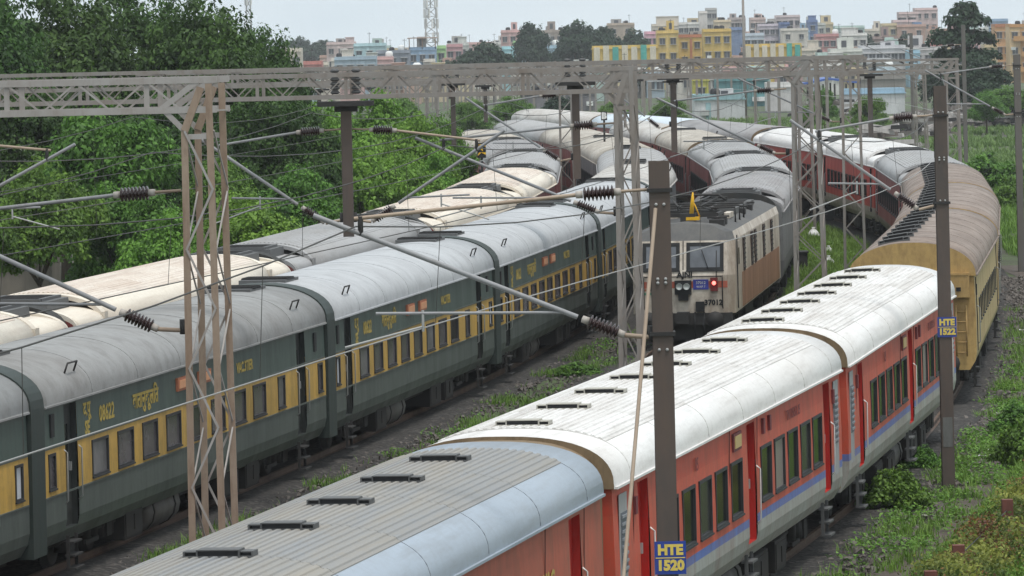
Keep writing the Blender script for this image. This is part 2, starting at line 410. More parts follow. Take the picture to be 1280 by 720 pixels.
def tank_mesh():
    def mk():
        b = MB(); b.lathe([(0.0, -1.3), (0.33, -1.28), (0.41, -1.2), (0.41, 1.2), (0.33, 1.28), (0.0, 1.3)], 14, 0, 'x')
        for x in (-0.8, 0.8): b.lathe([(0.425, x - 0.04), (0.425, x + 0.04)], 14, 1, 'x')
        return b.mesh('water_tank', [paint('tank_grey', (0.09, 0.085, 0.08), 0.6, (0.06, 0.05, 0.04), 0.6), M_UNDER])
    return cached('tank', mk)
def ubox_mesh(l, h, col):
    def mk():
        b = MB(); b.box((0, 0, 0), (l, 0.75, h)); b.box((0, -0.385, 0), (l * 0.9, 0.02, h * 0.8)); b.box((0, -0.40, 0.0), (0.05, 0.03, h * 0.5)); b.box((0, 0.385, 0), (l * 0.9, 0.02, h * 0.8))
        return b.mesh('equipment_box', col)
    return cached(('ubox', l, h, col.name), mk)
def step_mesh(mat):
    def mk():
        b = MB()
        for k in range(3): b.box((0, -0.06 - 0.02 * k, -0.12 - 0.24 * k), (0.55, 0.2, 0.035))
        for s in (-1, 1): b.box((s * 0.27, -0.05, -0.3), (0.03, 0.06, 0.62))
        return b.mesh('footstep', mat)
    return cached(('step', mat.name), mk)
def rail_mesh(h, mat):
    def mk():
        b = MB(); b.tube([(0, 0.02, -h / 2), (0, -0.05, -h / 2 + 0.06), (0, -0.05, h / 2 - 0.06), (0, 0.02, h / 2)], 0.015, 6); return b.mesh('handrail', mat)
    return cached(('hr', h, mat.name), mk)
def door_mesh(wd, h, mat, win=True):
    def mk():
        b = MB(); b.box((0, 0, 0), (wd, 0.05, h), 0)
        if win: b.box((0, -0.03, h * 0.2), (wd * 0.42, 0.02, h * 0.26), 1)
        b.box((0, -0.03, -h * 0.25), (wd * 0.7, 0.02, h * 0.28), 0); b.box((wd * 0.36, -0.045, -0.05), (0.04, 0.05, 0.16), 2)
        return b.mesh('door', [mat, M_GLASS, M_LIGHTSTEEL])
    return cached(('door', wd, h, mat.name, win), mk)
def hoop_mesh(name, hw, zb, zg, rise, p, thick, x0, x1, mat, grow=0.0):
    """an arch-shaped band that follows the coach outline, hollow"""
    b = MB(); a = arch(hw + grow, zg, rise + grow, p, 22); o = [(-hw - grow, zb)] + a + [(hw + grow, zb)]
    a2 = arch(hw - thick, zg, rise - thick, p, 22); i2 = [(-hw + thick, zb)] + a2 + [(hw - thick, zb)]; n = len(o)
    for x in (x0, x1):
        b.v += [(x, y, z) for y, z in o]; b.v += [(x, y, z) for y, z in i2]
    for j in range(n - 1):
        for q in ((j, j + 1, 2 * n + j + 1, 2 * n + j), (n + j, 3 * n + j, 3 * n + j + 1, n + j + 1), (j, n + j, n + j + 1, j + 1), (2 * n + j, 2 * n + j + 1, 3 * n + j + 1, 3 * n + j)):
            b.f.append(q); b.mi.append(0); b.sm.append(False)
    return b.mesh(name, mat)
def rmpu_mesh(mat):
    def mk():
        b = MB(); b.box((0, 0, 0.0), (2.0, 1.7, 0.5), 0, taper=0.96)
        for s in (-1, 1): b.box((0, s * 0.62, 0.27), (1.7, 0.09, 0.09), 0)
        for x in (-0.92, 0.92): b.box((x, 0, 0.27), (0.09, 1.3, 0.08), 0)
        return b.mesh('roof_air_conditioner', mat)
    return cached(('rmpu', mat.name), mk)
def grille_mesh():
    def mk():
        b = MB(); b.box((0, 0, 0), (0.8, 1.1, 0.04), 0)
        for k in range(9): b.box((-0.36 + 0.09 * k, 0, 0.03), (0.02, 1.08, 0.025), 1)
        return b.mesh('grille', [M_VENT, M_STEEL])
    return cached('grille', mk)

DEF = dict(hw=1.62, zb=0.75, zg=3.2, rise=0.72, p=2.45, L=23.3, sides='R', lod=2, roof='rib', doors=[], wins=[], endmat=None, winpane=None, wframe=M_FRAME, door_z=(1.15, 3.05), skirt=True, wpanes=None)
def side_prof(S):
    return [(S['zb'], 1.42), (S['zb'] + 0.22, 1.56), (S['zb'] + 0.42, 1.60), (2.0, 1.60), (S['zg'], 1.57)]
def coach(key, S0, M, label, group, category='train coach'):
    S = dict(DEF); S.update(S0); L, lod = S['L'], S['lod']; prof = side_prof(S); hw, zg, rise, p = S['hw'], S['zg'], S['rise'], S['p']
    root = thing('passenger_coach', label, category, M, group)
    endmat = S['endmat'] or S['body']
    bprof = lambda z: interp_prof(prof, z)
    ops = [(d, wd, S['door_z'][0], S['door_z'][1], 0.2) for d, wd in S['doors']] + [(x, wd, za, zb_, 0.07) for x, wd, za, zb_ in S['wins']]
    low_end = S['roof'] == 'ac'
    erise = rise - 0.02 if not low_end else 0.42
    me = cached(('body', key), lambda: body_mesh('body', L, prof, ops, [S['body'], S.get('reveal', M_DOOR_DARK), endmat], arch(1.57, zg, erise, p), S['sides']))
    link('body', me, root)
    # roof
    if low_end:
        e = 2.75
        link('roof', cached(('roof', key), lambda: roof_shell('roof', -L / 2 + e, L / 2 - e, hw, zg, rise, p, [S['roofm'], M_VENTGREY])), root)
        for sx in (-1, 1):
            xe = sx * (L / 2 - e / 2 - 0.05)
            link('roof_end', cached(('roofe', key), lambda: roof_shell('roof_end', -e / 2 + 0.06, e / 2 - 0.06, hw - 0.01, zg, 0.46, 3.2, [S['roofm'], S['roofm']])), root, T(xe, 0, 0))
            u = link('roof_air_conditioner', rmpu_mesh(S.get('acm', M_VENTGREY)), root, T(sx * (L / 2 - e / 2), 0, zg + 0.42))
            for k in (-0.45, 0.45): link('grille', grille_mesh(), u, T(k, 0, 0.27))
            link('end_hoop', cached(('hoop', key), lambda: hoop_mesh('end_hoop', hw, zg - 0.05, zg, rise - 0.16, p, 0.3, -0.13, 0.13, S['roofm'])), root, T(sx * (L / 2 - 0.14), 0, 0))
            link('roof_cowl', cached(('cowl', key), lambda: hoop_mesh('roof_cowl', hw, zg + 0.3, zg, rise, p, 0.10, -0.16, 0.16, S.get('cowlm', S['roofm']))), root, T(sx * (L / 2 - e + 0.1), 0, 0.015))
    else:
        link('roof', cached(('roof', key), lambda: roof_shell('roof', -L / 2 - 0.06, L / 2 + 0.06, hw, zg, rise, p, [S['roofm'], S['endmat'] or M_TAN])), root)
    if S['roof'] in ('rib', 'ac'):
        xe = 1.25 if S['roof'] == 'rib' else 3.1; n = 6 if lod else 3; pl = (L - 2 * xe) / n
        pm = cached(('panel', key), lambda: rib_panel('roof_panel', pl - 0.016, -1.26, 1.26, hw, zg, rise, p, S.get('panelm', S['roofm']), 0.115 if lod else 0.3, 0.017))
        for k in range(n): link('roof_panel', pm, root, T(-L / 2 + xe + pl * (k + 0.5), 0, 0))
        if lod == 2:
            sm2 = cached(('seam2', key), lambda: hoop_mesh('roof_seam', hw, zg + 0.05, zg, rise, p, 0.03, -0.012, 0.012, plain('seam_line_' + S['roofm'].name, (0.52, 0.50, 0.47) if 'white' in S['roofm'].name else (0.24, 0.26, 0.29), 0.7), 0.005))
            for k in range(n + 1): link('roof_seam', sm2, root, T(-L / 2 + xe + pl * k, 0, 0))
    if lod == 2 and S['zb'] > 0.7:
        sd_ = cached(('pseam', key), lambda: (lambda q: (q.box((0, 0, 0), (0.014, 0.012, 1.62)), q.mesh('panel_seam', plain('seam_dark_line', (0.10, 0.03, 0.025), 0.7)))[1])(MB()))  # thin dark red-brown strip for the joints between side panels
        for k in range(8):
            xs_ = -10.2 + 2.9 * k + 0.1
            if all(abs(xs_ - o[0]) > o[1] / 2 + 0.05 for o in ops): link('panel_seam', sd_, root, T(xs_, -1.592, 2.33) @ Matrix.Rotation(0.022, 4, 'X'))
    if S['roof'] == 'smooth' and lod:
        for sx in ((-1, 1) if not S.get('nohatch') else ()):
            h_ = link('roof_hatch', cached('hatch', lambda: (lambda b: (b.box((0, 0, 0), (1.5, 1.1, 0.1), 0), b.mesh('roof_hatch', [M_VENTGREY]))[1])(MB())), root, T(sx * (L / 2 - 1.35), 0.15, zg + rise + 0.0))
            link('grille', grille_mesh(), h_, T(-0.1, 0, 0.05))
            for ys in (-1,):
                hr = MB(); hr.tube([(-0.3, -1.42, zg + 0.40), (-0.3, -1.50, zg + 0.62), (0.3, -1.50, zg + 0.62), (0.3, -1.42, zg + 0.40)], 0.02, 5)
                link('roof_grab_rail', cached('grab', lambda: hr.mesh('roof_grab_rail', M_STEEL)), root, T(sx * (L / 2 - 2.35), 0, 0))
        seam = cached(('seam', key), lambda: hoop_mesh('roof_seam', hw, zg + 0.05, zg, rise, p, 0.03, -0.02, 0.02, S.get('seamm', S['roofm']), 0.008))
        for k in range(1, 7): link('roof_seam', seam, root, T(-L / 2 + L * k / 7, 0, 0.0))
    for vx in S.get('vents', []):
        link('roof_vent', vent_mesh(S.get('ventk', 'light')), root, T(vx, S.get('venty', 0.62), roofz(S.get('venty', 0.62), hw, zg, rise, p) + 0.03) @ Matrix.Rotation(math.atan((roofz(S.get('venty', .62) + .25, hw, zg, rise, p) - roofz(S.get('venty', .62) - .25, hw, zg, rise, p)) / 0.5), 4, 'X'))
    # windows, doors
    for ci, sd in enumerate(S['sides']):
        R = Matrix() if sd == 'R' else RZ(PI); sg = 1 if sd == 'R' else -1
        for wi, (x, wd, za, zb_) in enumerate(S['wins']):
            zc = (za + zb_) / 2; Mw = R @ T(sg * x, -bprof(zc), zc)
            pane = S['winpane'] or M_GLASS
            if S['wpanes'] and wi in S['wpanes']: pane = S['wpanes'][wi]
            if lod == 2:
                o = link('window', frame_mesh(wd, zb_ - za, S['wframe']), root, Mw)
                link('pane', pane_mesh(wd, zb_ - za, pane, bars=S.get('winbars', 0)), o)
            else: link('window', frame_mesh(wd, zb_ - za, S['wframe'], pane), root, Mw)
        for (x, wd) in S['doors']:
            za, zb_ = S['door_z']; zc = (za + zb_) / 2
            link('door', door_mesh(wd - 0.01, zb_ - za - 0.01, S.get('doorm', M_DOOR_DARK), S.get('doorwin', True)), root, R @ T(sg * x, -bprof(zc) + 0.165, zc))
            if lod:
                for q in ((-1, 1) if S['zb'] < 0.7 else (1,)): link('handrail', rail_mesh(1.0, S.get('railm', M_LIGHTSTEEL)), root, R @ T(sg * x + q * (wd / 2 + 0.07), -bprof(1.8) - 0.0, 1.8))
                link('footstep', step_mesh(S.get('stepm', M_STEEL)), root, R @ T(sg * x, -bprof(0.9) + 0.06, S['zb'] + 0.1))
    if lod and S['zb'] < 0.7:
        for z_ in (1.52, 2.40):
            link('waist_bead', cached(('bead', L), lambda: (lambda q: (q.box((0, 0, 0), (L - 0.1, 0.03, 0.03)), q.mesh('waist_bead', S['body']))[1])(MB())), root, T(0, -bprof(z_) - 0.004, z_))
    if lod:
        for sg in (-1, 1): link('rain_gutter', cached(('gut', L, S['roofm'].name), lambda: (lambda q: (q.box((0, 0, 0), (L - 0.05, 0.05, 0.035)), q.mesh('rain_gutter', S['roofm']))[1])(MB())), root, T(0, sg * (hw + 0.015), zg - 0.04))
    # underside
    for sx in (-1, 1):
        bo = link('bogie', bogie_mesh(), root, T(sx * (L / 2 - 4.1), 0, 0))
        if lod:
            for wx in (-1.28, 1.28):
                for s in (-1, 1): link('wheel', wheel_mesh(), bo, T(wx, s * 0.84, 0.46) @ (RZ(PI) if s > 0 else Matrix()))
    ub = cached(('uf', L), lambda: (lambda b: (b.box((0, 0, S['zb'] - 0.02), (L - 0.6, 2.5, 0.2), 0), b.mesh('underframe', M_UNDER))[1])(MB()))
    link('underframe', ub, root)
    if lod:
        ecol = S.get('eqm', M_UNDER)
        for k, (x, l, h_) in enumerate(S.get('boxes', [(-2.8, 1.8, 0.5), (3.0, 1.5, 0.45)])):
            for s in (-1, 1): link('equipment_box', ubox_mesh(l, h_, ecol), root, T(x, s * 1.05, 0.42))
        for x in S.get('tanks', [0.0]):
            for s in (-1, 1): link('water_tank', tank_mesh(), root, T(x, s * 0.9, 0.38))
    # gangways and buffers
    for sx in S.get('gang', (-1, 1)):
        gx = L / 2 + 0.06
        if S.get('gkind') == 'hoop':
            link('gangway', cached(('gang', key), lambda: hoop_mesh('gangway', hw - 0.02, S['zb'] - 0.05, zg, rise - 0.02, p, 0.25, 0.0, S.get('glen', 0.29), S.get('gm', M_GREENRUB), 0.05)), root, T(sx * gx, 0, 0) @ (RZ(PI) if sx < 0 else Matrix()))
        else:
            link('gangway', cached(('gang', key), lambda: hoop_mesh('gangway', 1.44, S['zb'] + 0.1, 3.05, 0.82, 2.6, 0.5, 0.0, 0.29, S.get('gm', M_TAN))), root, T(sx * gx, 0, 0) @ (RZ(PI) if sx < 0 else Matrix()))
    return root
def words(root, s, size, x, z, mat, side='R', off=1.6, vert=False, bold=0.0, name='lettering'):
    R = FACE_R if not vert else Matrix.Rotation(-PI / 2, 4, 'Y') @ FACE_R
    if side == 'L': return link(name, text_mesh(s, size, mat, bold), root, T(x, off + 0.01, z) @ RZ(PI) @ R)
    return link(name, text_mesh(s, size, mat, bold), root, T(x, -off - 0.01, z) @ R)
def train_slots(tr, d_start, pitches):
    s = tr.s_of(d_start); o = []
    for pch in pitches:
        a, b = tr.pt(tr.d_of(s), z=RAIL), tr.pt(tr.d_of(s + pch), z=RAIL); s += pch
        an = math.atan2(b.y - a.y, b.x - a.x); o.append(Matrix.Translation((a + b) / 2) @ RZ(an))
    return o

# ------------------------------------------------------------------ the near red and grey train (right-hand track)
W_ROOF = paint('white_roof', (0.74, 0.725, 0.71), 0.55, (0.44, 0.40, 0.36), 0.40, stretch=(0.12, 1.2, 1))
W_PANEL = paint('white_roof_ribs', (0.70, 0.685, 0.665), 0.6, (0.36, 0.32, 0.28), 0.6, stretch=(0.10, 2.4, 1))
G_ROOF = paint('blue_grey_roof', (0.31, 0.36, 0.42), 0.5, (0.24, 0.24, 0.24), 0.42, stretch=(0.12, 1.2, 1))
G_PANEL = paint('grey_roof_ribs', (0.22, 0.225, 0.23), 0.6, (0.33, 0.29, 0.23), 0.7, stretch=(0.10, 2.0, 1))
RED_BODY = paint('red_grey_livery', None, 0.5, (0.20, 0.10, 0.065), 0.48, bands=[(0, (0.34, 0.35, 0.33)), (1.33, (0.10, 0.16, 0.42)), (1.47, (0.56, 0.075, 0.04)), (2.75, (0.52, 0.055, 0.03))])
RED_BODY2 = paint('faded_red_livery', None, 0.55, (0.2, 0.10, 0.065), 0.55, bands=[(0, (0.34, 0.35, 0.33)), (1.33, (0.10, 0.16, 0.42)), (1.47, (0.43, 0.085, 0.048))])
wx = [-7.05, -5.45, -3.9, -2.35, -0.8 + 0.0, 2.45, 3.95, 5.45, 6.95, 8.45]
LHB = dict(L=23.3, body=RED_BODY, roofm=W_ROOF, panelm=W_PANEL, roof='rib', wins=[(x, 1.12, 1.65, 2.55) for x in (-6.9, -5.35, -3.8, -2.25, -0.7, 2.45, 3.97, 5.5, 7.03, 8.5)],
           doors=[(-9.2, 0.85), (0.95, 0.85), (9.85, 0.8)], door_z=(1.05, 3.05), doorm=M_DOOR_RED, reveal=M_DOOR_RED, doorwin=False, stepm=M_VENTGREY, wframe=M_FRAME,
           railm=M_WHITE, vents=[-9.9 + 3.05 * k for k in range(7)], venty=0.06, wpanes={6: M_CURT, 2: M_GLASS2, 8: M_GLASS2, 4: M_GLASS3}, boxes=[(-4.6, 1.4, 0.55), (-2.2, 1.6, 0.5), (2.6, 1.8, 0.5), (4.9, 1.2, 0.55)], tanks=[0.3])
GREY = dict(LHB); GREY.update(body=RED_BODY2, roofm=G_ROOF, panelm=G_PANEL, ventk='dark', wpanes=None)
GREY['wins'] = [(x, 1.12, 1.65, 2.55) for x in (-8.5, -6.9, -5.35, -3.8, -2.25, -0.7, 2.45, 3.97)]; GREY['doors'] = [(0.95, 0.85), (9.6, 0.85)]
GREY['vents'] = [-9.5 + 3.0 * k for k in range(7)]
g1 = 'coaches of the red and grey train'
sl_ = train_slots(T1, T1.d_of(T1.s_of(72.6) - 24.25), [24.0, 24.5, 24.0])
c_grey = coach('grey', GREY, sl_[0], 'nearest coach, ribbed blue-grey roof over faded red sides, cut off by the lower edge', g1)
words(c_grey, '20WAC', 0.42, 7.2, 2.35, M_YTEXT, bold=0.012)
pl_ = MB(); pl_.box((0, 0, 0), (0.3, 0.012, 0.5)); link('notice', pl_.mesh('notice', M_WHITE), c_grey, T(8.75, -1.61, 1.9))
c_w1 = coach('lhb', LHB, sl_[1], 'white-roofed red and grey coach directly behind the grey-roofed one', g1)
LHB2 = dict(LHB); LHB2['venty'] = 0.22
c_w2 = coach('lhb', LHB2, sl_[2], 'white-roofed red and grey coach farthest along, next to the yellow coach', g1)
for c in (c_w1, c_w2):
    words(c, 'TN 105058 .05', 0.26, 5.6, 2.85, M_DTEXT); words(c, '05', 0.3, -4.6, 2.85, M_DTEXT)
    for x, z in ((-9.95, 2.75), (2.2, 2.9), (2.9, 2.9), (10.6, 2.75)):
        q = MB(); q.box((0, 0, 0), (0.16, 0.05, 0.26)); link('lamp_bracket', cached('lampb', lambda: q.mesh('lamp_bracket', M_DTEXT)), c, T(x, -1.6, z))
    q2 = MB(); q2.box((0, 0, 0), (0.8, 0.03, 0.3), 0); q2.box((0, -0.02, 0), (0.62, 0.02, 0.2), 1)
    link('destination_board', cached('destb', lambda: q2.mesh('destination_board', [M_DTEXT, plain('board_cream', (0.5, 0.36, 0.16), 0.5)])), c, T(-0.6, -1.6, 2.88))
    q3 = MB(); q3.box((0, 0, 0), (0.5, 0.02, 0.9), 0); 
    for k in range(8): q3.box((0, -0.015, -0.38 + 0.11 * k), (0.44, 0.03, 0.04), 1)
    for x in (-10.9, 10.9): link('louvre', cached('louv', lambda: q3.mesh('louvre', [plain('louvre_grey', (0.12, 0.13, 0.15), 0.6), plain('louvre_slat', (0.25, 0.26, 0.28), 0.6)])), c, T(x, -1.6, 2.3))
    q4 = MB(); q4.box((0, 0, 0), (0.62, 0.008, 1.75), 0)
    for x in (-10.95, 10.95): link('end_panel', cached('endp', lambda: q4.mesh('end_panel', paint('end_grey', (0.33, 0.34, 0.36), 0.5, (0.2, 0.15, 0.1), 0.4))), c, T(x, -1.597, 2.15))

# brown-roofed yellow rake beyond it
B_ROOF = paint('brown_roof', (0.27, 0.215, 0.18), 0.75, (0.13, 0.10, 0.085), 0.65, stretch=(0.5, 0.9, 1), fine=3)
Y_BODY = paint('yellow_livery', None, 0.6, (0.26, 0.16, 0.08), 0.6, bands=[(0, (0.28, 0.25, 0.12)), (1.1, (0.46, 0.35, 0.16))])
Y_END = paint('yellow_end', (0.47, 0.31, 0.115), 0.6, (0.2, 0.11, 0.05), 0.6, stretch=(1.2, 1.2, 0.4))
ICFY = dict(L=21.6, body=Y_BODY, endmat=Y_END, roofm=B_ROOF, roof='smooth', hw=1.62, zg=3.2, rise=0.82, p=2.1, sides='R', lod=1, wins=[(-7.7 + 1.4 * k, 0.5, 1.8, 2.4) for k in range(12)],
            doors=[(-9.6, 0.75), (9.6, 0.75)], vents=[-9.6 + 2.4 * k for k in range(9)], venty=0.5, ventk='dark', nohatch=True, reveal=M_DOOR_DARK, seamm=B_ROOF)
sly = train_slots(T1, 128.3, [22.3] * 3)
for i, lab in enumerate(('yellow coach with a dull brown roof, its flat yellow end facing the white coach', 'second brown-roofed coach, curving behind the yellow-ended one', 'third brown-roofed coach, at the outside of the bend')):
    S = dict(ICFY); S['gang'] = (1,) if i == 0 else (-1, 1); S['sides'] = 'R' if i == 0 else 'RL'
    c = coach('icfy%d' % (i > 0), S, sly[i], lab, 'coaches of the brown-roofed rake')
    if i == 0:
        b = MB(); b.box((0, 0, 0), (0.22, 0.95, 0.62), 0); b.box((-0.12, -0.2, -0.1), (0.04, 0.12, 0.1), 1); b.box((-0.115, 0, 0.27), (0.02, 0.9, 0.03), 0)
        link('tail_cabinet', b.mesh('tail_cabinet', [Y_END, M_BLACK]), c, T(-10.92, -0.98, 2.92))
        for ys in (-0.95, 0.95):
            b = MB(); b.lathe([(0.09, 0.0), (0.09, -0.4), (0.24, -0.42), (0.24, -0.5), (0.0, -0.52)], 12, 0, 'x'); link('buffer', b.mesh('buffer', M_STEEL), c, T(-10.8, ys, 0.95))
        b = MB(); b.tube([(0, -1.36, 2.4), (0, -1.36, 1.1)], 0.022, 6); b.tube([(0, -1.10, 2.4), (0, -1.10, 1.1)], 0.022, 6)
        for k in range(5): b.tube([(0, -1.36, 1.2 + 0.26 * k), (0, -1.10, 1.2 + 0.26 * k)], 0.016, 5)
        link('ladder', b.mesh('ladder', Y_END), c, T(-10.88, 0, 0))
        b = MB(); b.box((0, 0, 0), (0.03, 0.3, 0.4)); b.box((-0.02, 0, 0), (0.02, 0.22, 0.32)); link('socket_plate', b.mesh('socket_plate', M_TAN), c, T(-10.82, -0.9, 1.45))
        b = MB(); b.box((0, 0, 0), (0.5, 1.0, 2.1), 0); link('vestibule', b.mesh('vestibule', M_RUBBER), c, T(-11.05, 0.1, 1.95))
        b = MB(); b.box((0, 0, 0), (0.1, 2.3, 0.5), 0); link('headstock', b.mesh('headstock', M_UNDER), c, T(-10.75, 0.0, 0.62))
        b = MB(); b.box((0, 0, 0), (0.22, 0.03, 0.28)); link('lamp_bracket', b.mesh('lamp_bracket', M_BLACK), c, T(-9.9, -1.6, 2.75))
GR_ROOF = paint('grey_ac_roof', (0.30, 0.29, 0.29), 0.6, (0.16, 0.14, 0.13), 0.45, stretch=(0.15, 1.2, 1)); GR_ROOF2 = paint('silver_ac_roof', (0.34, 0.335, 0.335), 0.55, (0.24, 0.22, 0.2), 0.4, stretch=(0.15, 1.2, 1))
CREAM_ROOF = paint('cream_roof', (0.72, 0.66, 0.56), 0.55, (0.42, 0.30, 0.22), 0.35, stretch=(0.1, 1.3, 1)); CREAM_RIB = paint('cream_roof_ribs', (0.68, 0.61, 0.53), 0.6, (0.40, 0.27, 0.2), 0.5, stretch=(0.1, 1.6, 1))
MAROON = paint('maroon_livery', None, 0.55, (0.12, 0.05, 0.04), 0.45, bands=[(0, (0.17, 0.14, 0.12)), (1.2, (0.23, 0.045, 0.04))])
REDFAR = paint('red_far_livery', None, 0.55, (0.15, 0.08, 0.06), 0.35, bands=[(0, (0.34, 0.31, 0.26)), (1.35, (0.45, 0.05, 0.035))])
GREYSIDE = paint('grey_side_livery', None, 0.55, (0.08, 0.07, 0.07), 0.45, bands=[(0, (0.12, 0.12, 0.12)), (1.5, (0.2, 0.2, 0.2))])
PALEBLUE = paint('pale_blue_roof', (0.55, 0.62, 0.68), 0.55, (0.35, 0.36, 0.36), 0.35, stretch=(0.15, 1.2, 1))
FARWHITE = paint('grimy_white_roof', (0.52, 0.50, 0.47), 0.6, (0.24, 0.2, 0.17), 0.55, stretch=(0.3, 1.2, 1)); FARCREAM = paint('grimy_cream_roof', (0.46, 0.42, 0.36), 0.65, (0.2, 0.16, 0.13), 0.55, stretch=(0.3, 1.2, 1))
AC = dict(L=23.3, roof='ac', lod=1, sides='L', wins=[(-8.0 + 1.62 * k, 1.1, 1.75, 2.5) for k in range(11)], doors=[(-10.2, 0.75), (10.2, 0.75)], gm=M_RUBBER)
def far_train(tr, d0, specs, group, pitch=24.0):
    for M, (body, roofm, kind, lod, lab) in zip(train_slots(tr, d0, [pitch] * len(specs)), specs):
        S = dict(AC); S.update(body=body, roofm=roofm, panelm=CREAM_RIB if roofm is CREAM_ROOF else roofm, roof=kind, lod=lod, acm=M_VENTGREY, cowlm=roofm)
        coach('far_%s_%s_%s_%d' % (body.name, roofm.name, kind, lod), S, M, lab, group)
d1 = T1.d_of(T1.s_of(128.3) + 22.3 * 3 + 0.2)
far_train(T1, d1, [(MAROON, GR_ROOF2, 'ac', 1, 'grey-roofed maroon coach between the brown roofs and the white roofs on the bend'),
                   (REDFAR, W_ROOF, 'ac', 1, 'white-roofed red coach on the bend, nearer of two'),
                   (REDFAR, W_ROOF, 'ac', 1, 'white-roofed red coach on the bend, farther of two'),
                   (Y_BODY, GR_ROOF, 'smooth', 0, 'grey-roofed yellow coach beyond the white-roofed red ones'),
                   (MAROON, PALEBLUE, 'smooth', 0, 'pale blue roofed coach where the far train turns left'),
                   (MAROON, FARWHITE, 'smooth', 0, 'last whitish roof of the far right-hand train, half lost behind masts')], 'coaches on the far bend of the right-hand track')

# ------------------------------------------------------------------ green and yellow train
GREEN = paint('green_yellow_livery', None, 0.5, (0.035, 0.04, 0.035), 0.4, bands=[(0, (0.088, 0.104, 0.094)), (1.52, (0.56, 0.34, 0.07)), (2.40, (0.058, 0.088, 0.075))])
FAB_ROOF = paint('grey_canvas_roof', (0.27, 0.27, 0.265), 0.75, (0.17, 0.16, 0.15), 0.6, stretch=(0.6, 0.35, 0.5), fine=2.5)
FAB_ROOF2 = paint('pale_canvas_roof', (0.43, 0.44, 0.45), 0.7, (0.29, 0.29, 0.30), 0.45, stretch=(0.6, 0.35, 0.5), fine=2.5)
gw = [(-10.75, 0.42, 1.66, 2.28)] + [(-7.55 + 1.79 * k, 1.1, 1.62, 2.28) for k in range(8)] + [(7.0, 0.62, 1.62, 2.28), (10.75, 0.42, 1.66, 2.28)]
GT = dict(L=22.6, body=GREEN, roof='smooth', hw=1.62, zg=3.2, rise=0.82, p=2.25, sides='R', wins=gw, doors=[(-9.45, 0.82), (8.95, 0.82)], door_z=(0.85, 3.1), reveal=M_DOOR_DARK,
          winpane=M_GLASSG, gkind='hoop', gm=M_GREENRUB, glen=0.78, zb=0.6, boxes=[(-4.7, 1.3, 0.6), (2.9, 1.6, 0.6), (4.9, 1.2, 0.6)], tanks=[-1.9])
slg = train_slots(T3, T3.d_of(T3.s_of(115.0) - 50.4), [25.2, 25.2, 23.4, 23.4, 23.4])
for k in (0, 1): slg[k] = slg[k] @ Matrix.Diagonal((1.073, 1, 1, 1))
labs = ['green and yellow coach at the left edge, only its far end in view', 'green and yellow coach behind the rusty lattice column, a dark vestibule at each end',
        'green and yellow coach in the middle of its train, two orange boards below the roof', 'green and yellow coach with two small orange boards, before the grey lattice column', 'last green coach in view, its end behind the grey lattice column']
for i in range(5):
    S = dict(GT); S['roofm'] = FAB_ROOF if i < 2 else FAB_ROOF2; S['seamm'] = S['roofm']; S['lod'] = 2 if i < 4 else 1; S['gang'] = (1,)
    S['wpanes'] = {(i * 3 + 1) % 9 + 1: M_GLASSG3, (i * 5 + 4) % 9 + 1: M_GLASSG2, (i + 7) % 9 + 1: M_GLASSG2}
    if i in (0, 2): S['wpanes'].update({0: M_BLIND, 10: M_BLIND})
    c = coach('green%d' % i, S, slg[i], labs[i], 'coaches of the green and yellow train')
    if i in (1, 2, 3):
        words(c, 'SE', 0.34, -8.35, 2.55, M_YTEXT, off=1.58, bold=0.012); words(c, 'द.पू', 0.36, -8.35, 2.9, M_YTEXT, off=1.575, bold=0.012); words(c, '08622', 0.42, -7.0, 2.72, M_YTEXT, off=1.58, bold=0.01)
        words(c, 'वातानुकूलित', 0.42, -4.2, 2.75, M_YTEXT, off=1.58, bold=0.012); words(c, 'VAC.3TIER', 0.30, 3.8, 2.75, M_YTEXT, off=1.58, bold=0.01)
        for x in (-1.4, 0.3):
            b = MB(); b.box((0, 0, 0), (0.95, 0.07, 0.26), 0); b.box((0, -0.04, 0), (0.8, 0.02, 0.16), 1)
            link('destination_board', cached('gdest', lambda: b.mesh('destination_board', [M_ORANGE, plain('board_pale', (0.62, 0.30, 0.16), 0.5)])), c, T(x, -1.6, 2.82))
        for x in (-10.7, 10.3):
            b = MB(); b.box((0, 0, 0), (0.22, 0.05, 0.42)); link('lamp_bracket', cached('glamp', lambda: b.mesh('lamp_bracket', M_BLACK)), c, T(x, -1.59, 2.8))
d3 = T3.d_of(T3.s_of(115.0) + 23.4 * 3 + 0.3)
far_train(T3, d3, [(GREYSIDE, FARWHITE, 'smooth', 1, 'white-roofed grey coach just beyond the green ones'),
                   (GREYSIDE, GR_ROOF2, 'smooth', 1, 'silver-roofed grey coach at the top of the middle curve'),
                   (GREYSIDE, FARCREAM, 'smooth', 1, 'cream-roofed dark grey coach leaning into the far curve'),
                   (MAROON, FARCREAM, 'smooth', 0, 'cream-roofed maroon coach at the far end of the middle train'),
                   (MAROON, GR_ROOF2, 'smooth', 0, 'last grey-roofed maroon coach of the middle train')], 'far coaches of the green train', 23.6)
